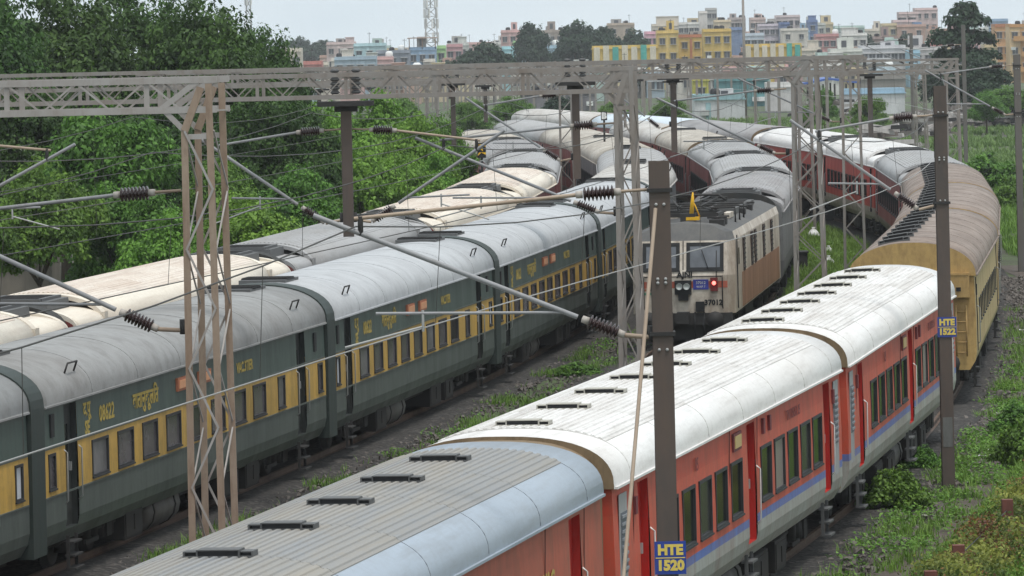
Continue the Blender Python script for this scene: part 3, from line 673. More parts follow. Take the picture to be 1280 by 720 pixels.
# ------------------------------------------------------------------ pale-roofed train on the far left
cr_ = 'coaches of the pale-roofed left-hand train'
far_train(T4, T4.d_of(T4.s_of(112.0) - 24), [(MAROON, CREAM_ROOF, 'ac', 1, 'cream ribbed roof at the left edge, nearest of the left-hand train'),
                    (MAROON, CREAM_ROOF, 'ac', 1, 'long cream ribbed roof seen past the rusty lattice column'),
                    (MAROON, GR_ROOF2, 'ac', 1, 'grey ribbed roof between two cream ones in the left-hand train'),
                    (MAROON, CREAM_ROOF, 'ac', 1, 'cream roof right after the grey one, above the pale canvas roofs'),
                    (MAROON, CREAM_ROOF, 'ac', 1, 'yellowish cream roof before the grey roofs on the left curve'),
                    (MAROON, GR_ROOF2, 'ac', 1, 'silver-grey roof on the left curve beside the trees'),
                    (MAROON, GR_ROOF, 'ac', 1, 'darker grey roof of the left-hand train running off to the left'),
                    (MAROON, FARCREAM, 'ac', 0, 'pale roof of the left-hand train farthest to the left')], cr_)
# ------------------------------------------------------------------ coaches behind the locomotive
dl = 151.0
d2 = T2.d_of(T2.s_of(dl) + 20.9)
far_train(T2, d2, [(GREYSIDE, GR_ROOF, 'ac', 1, 'dark grey roofed coach coupled to the white locomotive'),
                   (GREYSIDE, GR_ROOF2, 'ac', 1, 'second grey coach behind the locomotive, starting to turn left'),
                   (MAROON, GR_ROOF2, 'ac', 1, 'maroon coach with a grey roof, third behind the locomotive'),
                   (MAROON, FARCREAM, 'smooth', 1, 'pale-roofed maroon coach, fourth behind the locomotive'),
                   (MAROON, FARWHITE, 'smooth', 0, 'white-roofed coach last behind the locomotive')], 'coaches behind the locomotive')
# ------------------------------------------------------------------ white electric locomotive
LOCO = paint('loco_cream', (0.60, 0.54, 0.46), 0.5, (0.24, 0.17, 0.12), 0.75, stretch=(1.0, 1.0, 0.35)); LOCOLOW = paint('loco_side_tan', (0.34, 0.17, 0.095), 0.6, (0.14, 0.085, 0.06), 0.6)
LOCOROOF = paint('loco_roof', (0.06, 0.06, 0.062), 0.75, (0.2, 0.19, 0.17), 0.45); STRIPE = paint('loco_stripe', (0.48, 0.10, 0.06), 0.5, (0.3, 0.15, 0.1), 0.4)
M_WIND = glass('windscreen', (0.17, 0.18, 0.20), 0.15); M_INS = paint('brown_porcelain', (0.022, 0.008, 0.008), 0.22, (0.06, 0.03, 0.025), 0.25, spec=0.6, world=True)
a, b_ = T2.pt(dl, z=RAIL), T2.pt(T2.d_of(T2.s_of(dl) + 20.5), z=RAIL)
LM = Matrix.Translation(a) @ RZ(math.atan2(b_.y - a.y, b_.x - a.x))
loco = thing('electric_locomotive', 'cream electric locomotive facing the camera with one red marker light lit', 'locomotive', LM)
def xf(z): return 0.0 if z <= 2.15 else (0.32 * (z - 2.15) / 1.05 if z <= 3.2 else 0.32 + (z - 3.2) * 1.3)
lev = [(1.0, 1.0), (2.15, 1.0), (3.18, 0.985), (3.42, 0.93), (3.62, 0.6), (3.70, 0.0)]
b = MB(); st = [(0.0, 1.34, True), (0.38, 1.545, True), (2.6, 1.55, False), (20.0, 1.55, False)]; rings = []
for (x, wv, rk) in st:
    ring = []
    for s in (-1, 1):
        for (z, k) in (lev if s < 0 else lev[::-1][1:]): ring.append((x + (xf(z) if rk else 0), s * wv * k, z))
    rings.append(ring)
for r0, r1 in zip(rings, rings[1:]):
    for j in range(len(r0) - 1): b.quad(r0[j], r1[j], r1[j + 1], r0[j + 1], 1 if 3 <= j <= 6 or (r0 is rings[0] and 2 <= j <= 7) else 0)
n = len(rings[0])
for r in (rings[0], rings[-1]):
    for j in range(n // 2): b.quad(r[j], r[j + 1], r[n - 2 - j], r[n - 1 - j], 1 if j >= 2 else 0)
for r0, r1 in zip(rings, rings[1:]): b.quad(r0[0], r0[-1], r1[-1], r1[0], 0)
link('body', b.mesh('body', [LOCO, LOCOROOF]), loco)
rake = Matrix.Rotation(-PI / 2, 4, 'Z')
for ys in (-0.66, 0.66):
    Mw = T(xf(2.70), ys, 2.70) @ Matrix.Rotation(math.atan(0.32 / 1.05), 4, 'Y') @ rake
    o = link('windscreen', frame_mesh(1.08, 0.84, M_BLACK, None, 0.09), loco, Mw)
    link('pane', pane_mesh(1.08, 0.84, M_WIND, 0.09), o, T(0, -0.03, 0))
    b = MB(); b.tube([(0.1, -0.05, -0.4), (-0.1, -0.06, 0.2)], 0.014, 5); link('wiper', b.mesh('wiper', M_BLACK), o)
def fr(name, y, z, wd, h, mat, dp=0.02, x=0.0):
    bb = MB(); bb.box((0, 0, 0), (dp, wd, h)); return link(name, bb.mesh(name, mat), loco, T(x - dp / 2, y, z))
fr('stripe', 0, 1.88, 2.66, 0.2, STRIPE, 0.008)
fr('stripe_green', 0.9, 1.62, 0.7, 0.07, plain('faded_green', (0.10, 0.25, 0.16), 0.6), 0.008); fr('stripe_orange', 0.9, 1.73, 0.7, 0.06, M_ORANGE, 0.008)
hb = fr('headlight_box', 0.0, 1.80, 0.5, 0.42, M_BLACK, 0.12)
for ys in (-0.11, 0.11):
    b = MB(); b.lathe([(0.0, -0.02), (0.085, -0.02), (0.1, -0.05), (0.1, 0.0)], 14, 0, 'x'); link('headlight', b.mesh('headlight', plain('lamp_glass', (0.5, 0.52, 0.5), 0.15, 0.6)), hb, T(-0.07, ys, 0.03))
fr('horn_box', 0.0, 1.5, 0.3, 0.18, M_BLACK, 0.1)
bs = fr('depot_plate', -0.53, 1.88, 0.46, 0.3, plain('plate_blue', (0.05, 0.06, 0.32), 0.5), 0.02)
link('lettering', text_mesh('37012', 0.12, M_WHITE), bs, T(-0.02, 0, 0.05) @ RZ(-PI / 2) @ FACE_R); link('lettering', text_mesh('WAP 7', 0.09, M_WHITE), bs, T(-0.02, 0, -0.07) @ RZ(-PI / 2) @ FACE_R)
mk_ = fr('marker_lamp', -0.93, 1.88, 0.22, 0.4, plain('lamp_case_red', (0.16, 0.02, 0.02), 0.5), 0.08)
b = MB(); b.lathe([(0.0, -0.03), (0.05, -0.02), (0.06, 0.0)], 10, 0, 'x'); link('lamp', b.mesh('lamp', plain('red_lamp', (0.8, 0.05, 0.05), 0.3, emit=((1.0, 0.10, 0.08), 4.0))), mk_, T(-0.04, 0, 0.04))
fr('marker_lamp', 0.93, 1.88, 0.2, 0.36, M_BLACK, 0.06)
link('lettering', text_mesh('AJNI', 0.24, M_BLACK, 0.01), loco, T(-0.012, -0.05, 2.17) @ RZ(-PI / 2) @ FACE_R)
link('lettering', text_mesh('37012', 0.22, M_BLACK, 0.01), loco, T(-0.012, -0.9, 1.33) @ RZ(-PI / 2) @ FACE_R)
for ys in (-0.5, 0.5): fr('footplate_lamp', ys, 1.22, 0.26, 0.3, M_BLACK, 0.1)
b = MB(); b.box((0.1, 0, 0.85), (0.3, 2.9, 0.36)); b.box((0.2, 0, 0.45), (0.1, 2.5, 0.45)); b.box((-0.15, 0, 0.9), (0.5, 0.35, 0.35)); link('buffer_beam', b.mesh('buffer_beam', M_STEEL), loco)
for ys in (-0.98, 0.98):
    b = MB(); b.lathe([(0.1, 0.0), (0.1, -0.4), (0.25, -0.42), (0.25, -0.5), (0.0, -0.52)], 12, 0, 'x'); link('buffer', b.mesh('buffer', M_STEEL), loco, T(-0.05, ys, 0.85))
for ys in (-1.18, 1.18):
    bb = MB(); bb.tube([(0.02, 0, -0.5), (-0.07, 0, -0.42), (-0.07, 0, 0.42), (0.02, 0, 0.5)], 0.018, 6); link('handrail', bb.mesh('handrail', M_BLACK), loco, T(0, ys, 1.65))
bb = MB(); bb.tube([(0.0, -1.15, 2.12), (-0.06, -1.1, 2.12), (-0.06, 1.1, 2.12), (0.0, 1.15, 2.12)], 0.016, 6); link('handrail', bb.mesh('handrail', M_BLACK), loco)
for ys in (-0.34, 0.34, -0.62, 0.62):
    bb = MB(); bb.tube([(0, 0, 0.3), (-0.14, 0, 0.1), (-0.16, 0, -0.25), (-0.05, 0, -0.45)], 0.03, 6); link('brake_hose', bb.mesh('brake_hose', M_BLACK), loco, T(-0.05, ys, 0.75))
for ys, zs_ in ((-1.0, 2.45), (0.0, 2.75), (1.25, 2.6)):
    bb = MB(); bb.box((0, 0, 0), (0.012, 0.03, 0.9)); link('seam', bb.mesh('seam', M_STEEL), loco, T(xf(zs_) - 0.002, ys, zs_) @ Matrix.Rotation(math.atan(0.32 / 1.05), 4, 'Y'))
# side fittings: cab door, louvres, tan lower side
for s in (-1, 1):
    bb = MB(); bb.box((0, 0, 0), (16.5, 0.014, 1.05)); link('side_band', bb.mesh('side_band', LOCOLOW), loco, T(11.2, s * 1.553, 1.56))
    for x, wd in ((1.55, 0.62),):
        bb = MB(); bb.box((0, 0, 0), (wd, 0.03, 2.0), 0); bb.box((0, s * 0.018, 0.55), (wd * 0.6, 0.01, 0.5), 1); link('door', bb.mesh('door', [LOCO, M_GLASS]), loco, T(x, s * 1.555, 2.1))
        bb = MB(); bb.box((0, 0, 0), (0.05, 0.035, 2.2)); link('handrail', bb.mesh('handrail', M_BLACK), loco, T(x - 0.5, s * 1.56, 2.2))
    for x in (3.9, 7.2, 8.6, 12.4, 16.0):
        bb = MB(); bb.box((0, 0, 0), (0.75, 0.03, 1.05), 0)
        for k in range(7): bb.box((0, s * 0.02, -0.44 + 0.145 * k), (0.7, 0.02, 0.05), 1)
        link('louvre', bb.mesh('louvre', [plain('louvre_brown', (0.06, 0.04, 0.035), 0.7), M_STEEL]), loco, T(x, s * 1.56, 2.62))
for bx in (4.3, 16.0):
    bo = link('bogie', bogie_mesh(), loco, T(bx, 0, 0.05))
    for wx_ in (-1.75, 0, 1.75):
        for s in (-1, 1): link('wheel', wheel_mesh(), bo, T(wx_, s * 0.84, 0.48))
bb = MB(); bb.box((10.2, 0, 0.9), (19.6, 2.6, 0.3)); bb.box((10.2, 0, 0.5), (3.2, 2.4, 0.6)); link('underframe', bb.mesh('underframe', M_UNDER), loco)
# roof gear
for x in (2.3, 3.2, 10.8, 13.8):
    for ys in (-0.9, 0.0, 0.9):
        bb = MB(); bb.box((0, 0, 0.12), (0.5, 0.45, 0.24)); bb.tube([(0, -0.3, 0.3), (0, 0.3, 0.3)], 0.03, 6); link('roof_equipment', bb.mesh('roof_equipment', M_STEEL), loco, T(x + 0.35 * ys, ys, 3.5 if ys else 3.68))
for x in (5.3, 7.0, 8.7):
    bb = MB(); bb.tube([(0, -1.2, -0.1), (0, -1.2, 0.42), (0, 1.2, 0.42), (0, 1.2, -0.1)], 0.035, 6); link('roof_bar', bb.mesh('roof_bar', M_STEEL), loco, T(x, 0, 3.55))
bb = MB()
for x in (2.5, 4.6): bb.box((x, 0, 3.86), (0.12, 1.8, 0.12))
for ys in (-0.85, 0.85): bb.box((3.55, ys, 3.86), (2.2, 0.1, 0.1))
link('pantograph_base', bb.mesh('pantograph_base', M_STEEL), loco)
pg = MB(); pg.tube([(4.5, -0.5, 3.95), (2.7, -0.35, 4.12), (4.6, -0.7, 4.3)], 0.035, 6); pg.tube([(4.5, 0.5, 3.95), (2.7, 0.35, 4.12), (4.6, 0.7, 4.3)], 0.035, 6)
for x in (4.45, 4.75): pg.tube([(x, -1.0, 4.22), (x, -0.75, 4.4), (x, 0.75, 4.4), (x, 1.0, 4.22)], 0.035, 6)
link('pantograph', pg.mesh('pantograph', M_STEEL), loco)
pg = MB(); pg.box((0, 0, 0.05), (0.3, 0.4, 0.1)); pg.tube([(0, 0.05, 0.1), (-0.06, 0.0, 0.55), (-0.08, -0.02, 0.85)], 0.05, 8, rs=[0.07, 0.06, 0.02]); pg.tube([(0.1, -0.2, 0.1), (-0.05, -0.05, 0.5)], 0.022, 6)
link('earthing_arm', pg.mesh('earthing_arm', plain('signal_yellow', (0.75, 0.42, 0.02), 0.5)), loco, T(2.2, -0.15, 3.72))
ins = MB()
for k in range(6): ins.lathe([(0.05, k * 0.055), (0.10, k * 0.055 + 0.02), (0.05, k * 0.055 + 0.05)], 9)
insm = ins.mesh('insulator', M_INS)
for x in (2.5, 4.6):
    for ys in (-0.85, 0.85): link('insulator', insm, loco, T(x, ys, 3.5))
for x, ys in ((5.6, 0.5), (6.2, -0.4), (6.9, 0.5), (7.6, -0.4), (8.4, 0.3), (9.1, -0.3)): link('insulator', insm, loco, T(x, ys, 3.66))
bb = MB(); bb.tube([(4.6, 0.5, 4.0), (5.6, 0.5, 4.02), (6.2, -0.4, 4.02), (6.9, 0.5, 4.02), (7.6, -0.4, 4.02), (8.4, 0.3, 4.02), (14.0, 0.3, 4.0)], 0.025, 6); link('busbar', bb.mesh('busbar', M_STEEL), loco)
for x, l, wd, h_ in ((6.4, 1.6, 2.0, 0.16), (9.6, 2.4, 1.9, 0.22), (12.6, 2.2, 1.9, 0.22), (15.6, 2.0, 1.9, 0.18)):
    bb = MB(); bb.box((0, 0, 0), (l, wd, h_), 0)
    for k in range(6): bb.box((-l * 0.4 + l * 0.16 * k, 0, h_ / 2 + 0.015), (l * 0.06, wd * 0.8, 0.03), 1)
    link('roof_hatch', bb.mesh('roof_hatch', [LOCO if x < 7 else LOCOROOF, M_STEEL]), loco, T(x, 0, 3.70))

# ------------------------------------------------------------------ overhead line: masts, cantilevers, portals, wires
M_MAST = paint('mast_brown', (0.065, 0.055, 0.05), 0.65, (0.16, 0.11, 0.085), 0.55, world=True, fine=4)
M_RUST = paint('rusty_lattice', (0.32, 0.245, 0.185), 0.7, (0.16, 0.085, 0.05), 0.6, world=True, fine=5)
M_GREYST = paint('grey_lattice', (0.25, 0.235, 0.22), 0.6, (0.20, 0.14, 0.10), 0.45, world=True, fine=4)
M_GREYD = paint('dull_grey_mast', (0.13, 0.125, 0.12), 0.6, (0.16, 0.12, 0.09), 0.4, world=True, fine=4)
M_PALEST = paint('pale_truss', (0.36, 0.34, 0.325), 0.55, (0.24, 0.18, 0.14), 0.45, world=True, fine=4)
M_TUBE = paint('grey_tube', (0.27, 0.275, 0.285), 0.45, (0.16, 0.13, 0.11), 0.35, world=True, fine=6); M_TUBER = paint('rusty_tube', (0.36, 0.28, 0.21), 0.55, (0.2, 0.13, 0.09), 0.4, world=True)
M_WIRE = plain('wire_copper', (0.05, 0.045, 0.04), 0.5); M_WIREL = plain('wire_bright', (0.28, 0.27, 0.26), 0.4)
def ins_mesh():
    def mk():
        b = MB(); pr = [(0.045, -0.36), (0.05, -0.27)]
        for k in range(8):
            h = -0.25 + 0.063 * k; pr += [(0.05, h), (0.118, h + 0.02), (0.12, h + 0.032), (0.06, h + 0.05)]
        pr += [(0.05, 0.27), (0.045, 0.36)]
        b.lathe(pr[2:-2], 12, 0, 'x'); b.lathe([(0.0, -0.37), (0.06, -0.36), (0.065, -0.25), (0.0, -0.25)], 10, 1, 'x'); b.lathe([(0.0, 0.25), (0.065, 0.25), (0.06, 0.36), (0.0, 0.37)], 10, 1, 'x')
        return b.mesh('insulator', [M_INS, plain('cement_cap', (0.42, 0.38, 0.34), 0.6)])
    return cached('insul', mk)
def along(p, q):
    p, q = Vector(p), Vector(q); x = (q - p).normalized(); y = Vector((0, 0, 1)).cross(x).normalized(); z = x.cross(y)
    return Matrix(((x.x, y.x, z.x, 0), (x.y, y.y, z.y, 0), (x.z, y.z, z.z, 0), (0, 0, 0, 1)))
def cantilever(root, base, u, zc=7.65, rusty=False, reach=3.4, back=0.15, lo=6.15, big=1.0):
    """bracket on a mast: base = plan point of the mast face, u = plan unit vector towards the track"""
    inv = MW[root.name].inverted(); P = lambda a, z: (base[0] + u[0] * a, base[1] + u[1] * a, z)
    def mem(name, p, q, r, m): return bar(name, p, q, r * 2 * big, r * 2 * big, m, root, 'tube', inv)
    k = (zc - 0.15 - (lo + 0.15)) / (reach - 0.75); zt = lambda a: lo + 0.15 + k * (a - 0.75)
    mt = M_TUBER if rusty else M_TUBE
    mem('bracket_tube', P(0.95, zt(0.95)), P(reach + 0.62, zt(reach + 0.62)), 0.033, M_TUBE)
    for (p, q) in ((P(0.30, zt(0.30)), P(0.95, zt(0.95))), (P(0.35, zc + 0.32), P(0.95, zc + 0.29))):
        link('insulator', ins_mesh(), root, inv @ (Matrix.Translation((Vector(p) + Vector(q)) / 2) @ along(p, q) @ Matrix.Scale(big * 0.80, 4)))
    mem('bracket_foot', P(back * 0, lo - 0.05), P(0.36, zt(0.36)), 0.03, M_TUBER); mem('stay_link', P(0, zc + 0.34), P(0.40, zc + 0.32), 0.02, M_TUBER)
    mem('stay_tube', P(0.93, zc + 0.29), P(reach + 0.1, zc + 0.05), 0.026, mt)
    mem('register_arm', P(1.15, zt(1.15) - 0.02), P(reach - 0.15, zt(1.15) + 0.02), 0.02, M_TUBE)
    mem('drop_bracket', P(reach - 0.75, zt(1.15) + 0.05), P(reach - 0.75, zt(1.15) - 0.22), 0.018, M_LIGHTSTEEL)
    mem('steady_arm', P(reach - 0.75, zt(1.15) - 0.16), P(reach + 0.25, 6.06), 0.014, M_LIGHTSTEEL)
    mem('wire_clamp', P(reach + 0.02, zc + 0.08), P(reach + 0.02, zc - 0.16), 0.035, M_STEEL)
    mem('clevis', P(0.0, lo - 0.1), P(0.0, lo + 0.1), 0.06, M_STEEL)
def mast(p, h, label, tr=None, side=-1, plate=None, group=None, wd=0.26, mat=None, cant=True, rusty=False, d=None, simple=False):
    mat = mat or M_MAST
    root = thing('catenary_mast', label, 'mast', Matrix.Translation(p), group); b = MB()
    b.box((0, -wd / 2 + 0.012, h / 2 - 0.3), (wd, 0.024, h + 0.6)); b.box((0, wd / 2 - 0.012, h / 2 - 0.3), (wd, 0.024, h + 0.6)); b.box((0, 0, h / 2 - 0.3), (0.05, wd - 0.05, h + 0.596))
    if not simple:
        b.box((0, 0, h - 0.05), (wd - 0.02, wd - 0.06, 0.02))
    link('shaft', b.mesh('shaft', mat), root)
    if not simple:
        bm = cached('bolt', lambda: (lambda q: (q.lathe([(0.022, 0), (0.022, -0.02), (0.0, -0.024)], 6, 0, 'y'), q.mesh('bolt', M_LIGHTSTEEL))[1])(MB()))
        for z in (h - 0.55, h - 1.5, h - 1.55, h - 2.4):
            for x in (-0.05, 0.05): link('bolt', bm, root, T(x, -wd / 2, z))
        for z in (6.15, 7.98):
            b = MB(); b.box((0, 0, 0), (wd + 0.06, wd + 0.06, 0.05)); link('clamp_band', b.mesh('clamp_band', M_STEEL), root, T(0, 0, z))
    if plate:
        (t1, t2, z, pw, ph, fsz) = plate; b = MB(); b.box((0, 0, 0), (pw, 0.012, ph)); 
        pl = link('number_plate', b.mesh('number_plate', paint('plate_cobalt', (0.012, 0.05, 0.32), 0.5, (0.10, 0.09, 0.10), 0.5)), root, T(0.03, -wd / 2 - 0.012, z))
        ym = plain('plate_yellow', (0.72, 0.55, 0.12), 0.5)
        link('lettering', text_mesh(t1, fsz, ym, 0.010), pl, T(0, -0.01, ph * 0.23) @ FACE_R); link('lettering', text_mesh(t2, fsz, ym, 0.010), pl, T(0, -0.01, -ph * 0.24) @ FACE_R)
        b = MB(); b.box((0, 0, 0), (pw * 0.94, 0.006, 0.012)); link('rule', b.mesh('rule', ym), pl, T(0, -0.008, 0))
    if tr is not None and cant:
        dd = p[1]; c = tr.pt(dd); u = (Vector((c.x, c.y, 0)) - Vector((p[0], p[1], 0))); L = u.length; u.normalize(); u = u * 1.0
        cantilever(root, (p[0] + u.x * wd / 2, p[1] + u.y * wd / 2), (u.x, u.y), rusty=rusty, reach=L - wd / 2 + 0.0)
    return root
m1 = at_z(817 + 13, 600, 0); pm1 = Vector((1.83, 64.3, 0))
g_m = 'catenary masts beside the red train'
mast1 = mast(pm1, 8.35, 'nearest mast, brown steel with a blue HTE 1520 plate', T1, plate=('HTE', '1520', 3.30, 0.40, 0.42, 0.175), group=g_m, rusty=True)
pm2 = at_z(1186, 620, 0)
mast2 = mast(pm2, 8.6, 'brown mast in the grass with a blue HTE 1522 plate', T1, plate=('HTE', '1522', 3.55, 0.40, 0.42, 0.175), group=g_m)
b = MB(); b.box((0, 0, 0), (0.2, 0.006, 0.62)); link('painted_patch', b.mesh('painted_patch', paint('patch_grey', (0.16, 0.16, 0.15), 0.7, (0.05, 0.05, 0.05), 0.5)), mast2, T(0, -0.134, 1.35))
pm3 = at_z(1277, 340, 0)
mast3 = mast(pm3, 8.4, 'grey mast at the right edge beyond the yellow coach', T1, group=g_m, wd=0.25, mat=M_GREYD)
g_ = bar('anchor_guy', (pm1.x - 0.06, pm1.y - 0.2, 7.75), (pm1.x - 1.05, pm1.y - 4.6, 0.0), 0.05, 0.05, M_TUBER, None, 'tube'); tag(g_, 'tan anchor guy slanting from the nearest mast down beside the red coach', 'guy wire')

def portal(label, d, tr_cols, xl, xr, zb, zt, matB, matC, drops, dep=0.62, colw=0.75, bay=0.72, group='portal gantries over the tracks', braces=True, cw=0.09):
    """lattice portal: box boom from plan offset xl to xr at distance d, lattice columns, drop arms"""
    t = T3.dir(d); r = Vector((1, 0, 0)); O = Vector((0, d, 0)); M = Matrix.Translation(O)
    root = thing('portal_gantry', label, 'gantry', M, group); inv = M.inverted()
    # r-axis scaled so that parameter equals world X
    def P(X, f, z): k = X / r.x; return O + r * k + t * f + Vector((0, 0, z))
    def mem(name, p, q, w_, h_, m): return bar(name, p, q, w_, h_, m, root, 'box', inv)
    f0, f1 = -dep / 2, dep / 2
    for f in (f0, f1):
        for z in (zb, zt): mem('boom_chord', P(xl, f, z), P(xr, f, z), cw, cw, matB)
    n = max(2, int((xr - xl) / bay))
    if braces:
        for k in range(n):
            xa, xb = xl + (xr - xl) * k / n, xl + (xr - xl) * (k + 1) / n
            for f in (f0 - 0.03, f1 + 0.03):
                mem('boom_brace', P(xa, f, zb if k % 2 else zt), P(xb, f, zt if k % 2 else zb), 0.018, 0.026, matB)
            mem('boom_brace', P(xa, f0 if k % 2 else f1, zb - 0.02), P(xb, f1 if k % 2 else f0, zb - 0.02), 0.02, 0.02, matB)
            if k % 4 == 0:
                for f in (f0, f1): mem('boom_post', P(xa, f, zb), P(xa, f, zt), 0.07, 0.05, matB)
    for (X, sd) in tr_cols:
        hw_ = colw / 2; zk = zb - 0.28
        for f in (f0, f1):
            mem('column_leg', P(X + hw_ * 1.1, f, 0), P(X + hw_ * 0.72, f, zt - 0.05), 0.09, 0.09, matC)
            mem('column_leg', P(X - hw_ * 1.1, f, 0), P(X - hw_ * 0.95, f, zk), 0.09, 0.09, matC)
            mem('knee_brace', P(X - hw_ * 0.95, f, zk), P(X + hw_ * 0.2, f, zt - 0.1), 0.11, 0.1, matC)
            mem('knee_brace', P(X - hw_ * 0.95, f, zk), P(X - hw_ - 0.26, f, zb), 0.07, 0.07, matB)
            mem('knee_brace', P(X - hw_ - 0.30, f, zb + 0.02), P(X + hw_ * 0.1, f, zt), 0.075, 0.075, matB)
            mem('column_tie', P(X - hw_ * 0.9, f, zk - 0.08), P(X + hw_ * 0.8, f, zk - 0.08), 0.07, 0.07, matB)
        if braces:
            m = 11
            for k in range(m):
                za, zb_ = zk * k / m, zk * (k + 1) / m; s = 1 if k % 2 else -1
                for f in (f0 - 0.05, f1 + 0.05): mem('column_brace', P(X - s * hw_ * 0.95, f, za), P(X + s * hw_ * 0.9, f, zb_), 0.018, 0.03, matB)
                for e in (-1, 1): mem('column_brace', P(X + e * hw_, f0 if k % 2 else f1, za), P(X + e * hw_, f1 if k % 2 else f0, zb_), 0.02, 0.02, matB)
    for (X, zl, tr, u, arm) in drops:
        q = P(X, 0, 0)
        mem('drop_plate', P(X - 0.58, 0, zb - 0.14), P(X + 0.58, 0, zb - 0.14), dep + 0.2, 0.10, M_STEEL)
        b = MB(); b.box((0, 0, 0), (0.9, 0.3, 0.3), 0); 
        mem('drop_gusset', P(X - 0.24, 0, zb - 0.25), P(X + 0.24, 0, zb - 0.25), 0.2, 0.12, M_STEEL)
        mem('drop_arm', P(X, 0, zb - 0.3), P(X, 0, zl), 0.22, 0.22, M_MAST)
        for e in (-0.22, 0.22):
            o = link('post_insulator', cached('pins', lambda: (lambda b: ([b.lathe([(0.06, k * 0.09), (0.11, k * 0.09 + 0.03), (0.06, k * 0.09 + 0.085)], 9) for k in range(6)], b.mesh('post_insulator', M_VENTGREY))[1])(MB())), root, inv @ Matrix.Translation(P(X + e, 0, zb + 0.06)))
        if tr is not None and arm:
            c = tr(q.y); L = abs(c - X); u = (math.copysign(1, c - X) * r.x, math.copysign(1, c - X) * r.y)
            cantilever(root, (q.x + u[0] * 0.12, q.y + u[1] * 0.12), u, reach=max(2.0, L - 0.1), lo=max(6.1, zl + 0.3))
    return root
d_p1 = 68.0
p1 = portal('nearest gantry, with the tall rust-brown lattice column and pale boom running off to the left', d_p1, [(-4.17, 1)], -18.0, -3.92, 9.08, 9.48, M_PALEST, M_RUST, [], dep=0.70, colw=0.40, bay=0.46, cw=0.085)
cantilever(p1, (-4.52, d_p1 + 0.05), (-0.983, 0.183), reach=3.35)
p2 = portal('second gantry, grey boom across the picture ending at the grey lattice column', 105.0, [(2.35, 1)], -20.0, 2.55, 8.66, 9.12, M_GREYST, M_GREYST, [(-3.5, 5.75, None, -1, False), (-12.9, 5.75, None, -1, False)], dep=0.6, colw=0.38, bay=0.46, cw=0.085)
cantilever(p2, (-3.62, 105.0), (-0.987, 0.16), reach=2.5); cantilever(p2, (2.08, 105.0), (-0.987, 0.16), reach=3.6); cantilever(p2, (-12.78, 105.0), (0.987, -0.16), reach=3.1, rusty=True)
cantilever(p2, (-3.38, 105.0), (0.987, -0.16), reach=2.6, rusty=True)
p3 = portal('third gantry, grey boom passing over the locomotive to a broad four-legged column', 147.0, [(8.55, 1)], -17.0, 10.2, 8.42, 8.88, M_GREYST, M_GREYST, [(1.8, 5.5, None, 1, False)], dep=0.8, colw=0.8, bay=0.55, cw=0.10)
cantilever(p3, (1.68, 147.0), (-0.99, 0.13), reach=2.5); cantilever(p3, (7.95, 147.0), (-0.99, 0.13), reach=3.2)
p4 = portal('fourth gantry, behind the locomotive, with one dark drop arm', 188.0, [(12.6, 1)], -14.0, 13.2, 8.0, 8.45, M_GREYST, M_GREYST, [(5.95, 5.1, None, 1, False)], dep=0.7, colw=0.7, bay=0.8, cw=0.11)
cantilever(p4, (5.83, 188.0), (-1.0, 0.05), reach=2.2); cantilever(p4, (12.2, 188.0), (-1.0, 0.05), reach=3.2)
for i, (d, xl, xr, cols, zt) in enumerate(((232.0, -20.0, 20.5, (-5.8, 2.4, 13.4, 20.2), 7.9), (285.0, -30.0, 24.0, (-14.0, -4.6, 6.0, 23.0), 7.1))):
    portal(['fifth gantry down the line, grey and lacy', 'farthest gantry, across the far curve'][i], d, [(x, 1) for x in cols], xl, xr, zt - 0.5, zt, M_GREYST, M_GREYST, [(x + 3.0, 4.4, None, 1, False) for x in cols[:-1]], dep=0.7, colw=0.6, bay=1.2, cw=0.10)
# masts scattered through the yard
g_y = 'thin masts in the far yard'
rnd = random.Random(5)
for (x, y) in ((1206, 215), (1140, 187)):
    p = at_z(x + 2, y, 0); mm_ = mast(p, 9.2 if y > 200 else 8.9, 'grey mast standing in the green beyond the brown-roofed coaches' if y > 200 else 'grey mast by the grassy bank, left of the bush mast', None, group=None, wd=0.24, mat=M_GREYD, simple=True)
    cantilever(mm_, (p.x - 0.15, p.y), (-1.0, 0.0), reach=3.2)
yard = [(500, 150), (508, 152), (572, 150), (583, 160), (597, 150), (618, 142), (632, 150), (655, 140), (668, 146), (690, 138), (702, 150), (745, 138), (760, 150), (806, 150), (845, 142), (872, 148), (888, 146), (898, 150), (945, 165), (962, 168), (975, 172), (1002, 176), (1016, 178), (1035, 172), (548, 138), (604, 132), (640, 132), (722, 134), (780, 134), (860, 132), (915, 132), (1052, 160), (1064, 152), (486, 140), (520, 138), (533, 146), (541, 134), (560, 142), (577, 130), (590, 136), (611, 128), (625, 133), (647, 129), (661, 132), (676, 130), (684, 141), (696, 128), (709, 131), (733, 128), (738, 140), (768, 130), (792, 138)]
yard += [(480 + 9.7 * k + 6 * math.sin(k * 2.3), 129 + 7 * math.sin(k * 1.7) ** 2) for k in range(42)]
ORD = 'first second third fourth fifth sixth seventh eighth ninth tenth eleventh twelfth thirteenth fourteenth fifteenth sixteenth seventeenth eighteenth nineteenth twentieth'.split()
ORD += ['twenty-' + o for o in ORD[:9]] + ['thirtieth'] + ['thirty-' + o for o in ORD[:9]] + ['fortieth'] + ['forty-' + o for o in ORD[:9]] + ['fiftieth'] + ['fifty-' + o for o in ORD[:9]] + ['sixtieth'] + ['sixty-' + o for o in ORD[:9]] + ['seventieth'] + ['seventy-' + o for o in ORD[:9]] + ['eightieth'] + ['eighty-' + o for o in ORD[:9]] + ['ninetieth'] + ['ninety-' + o for o in ORD[:9]] + ['hundredth']
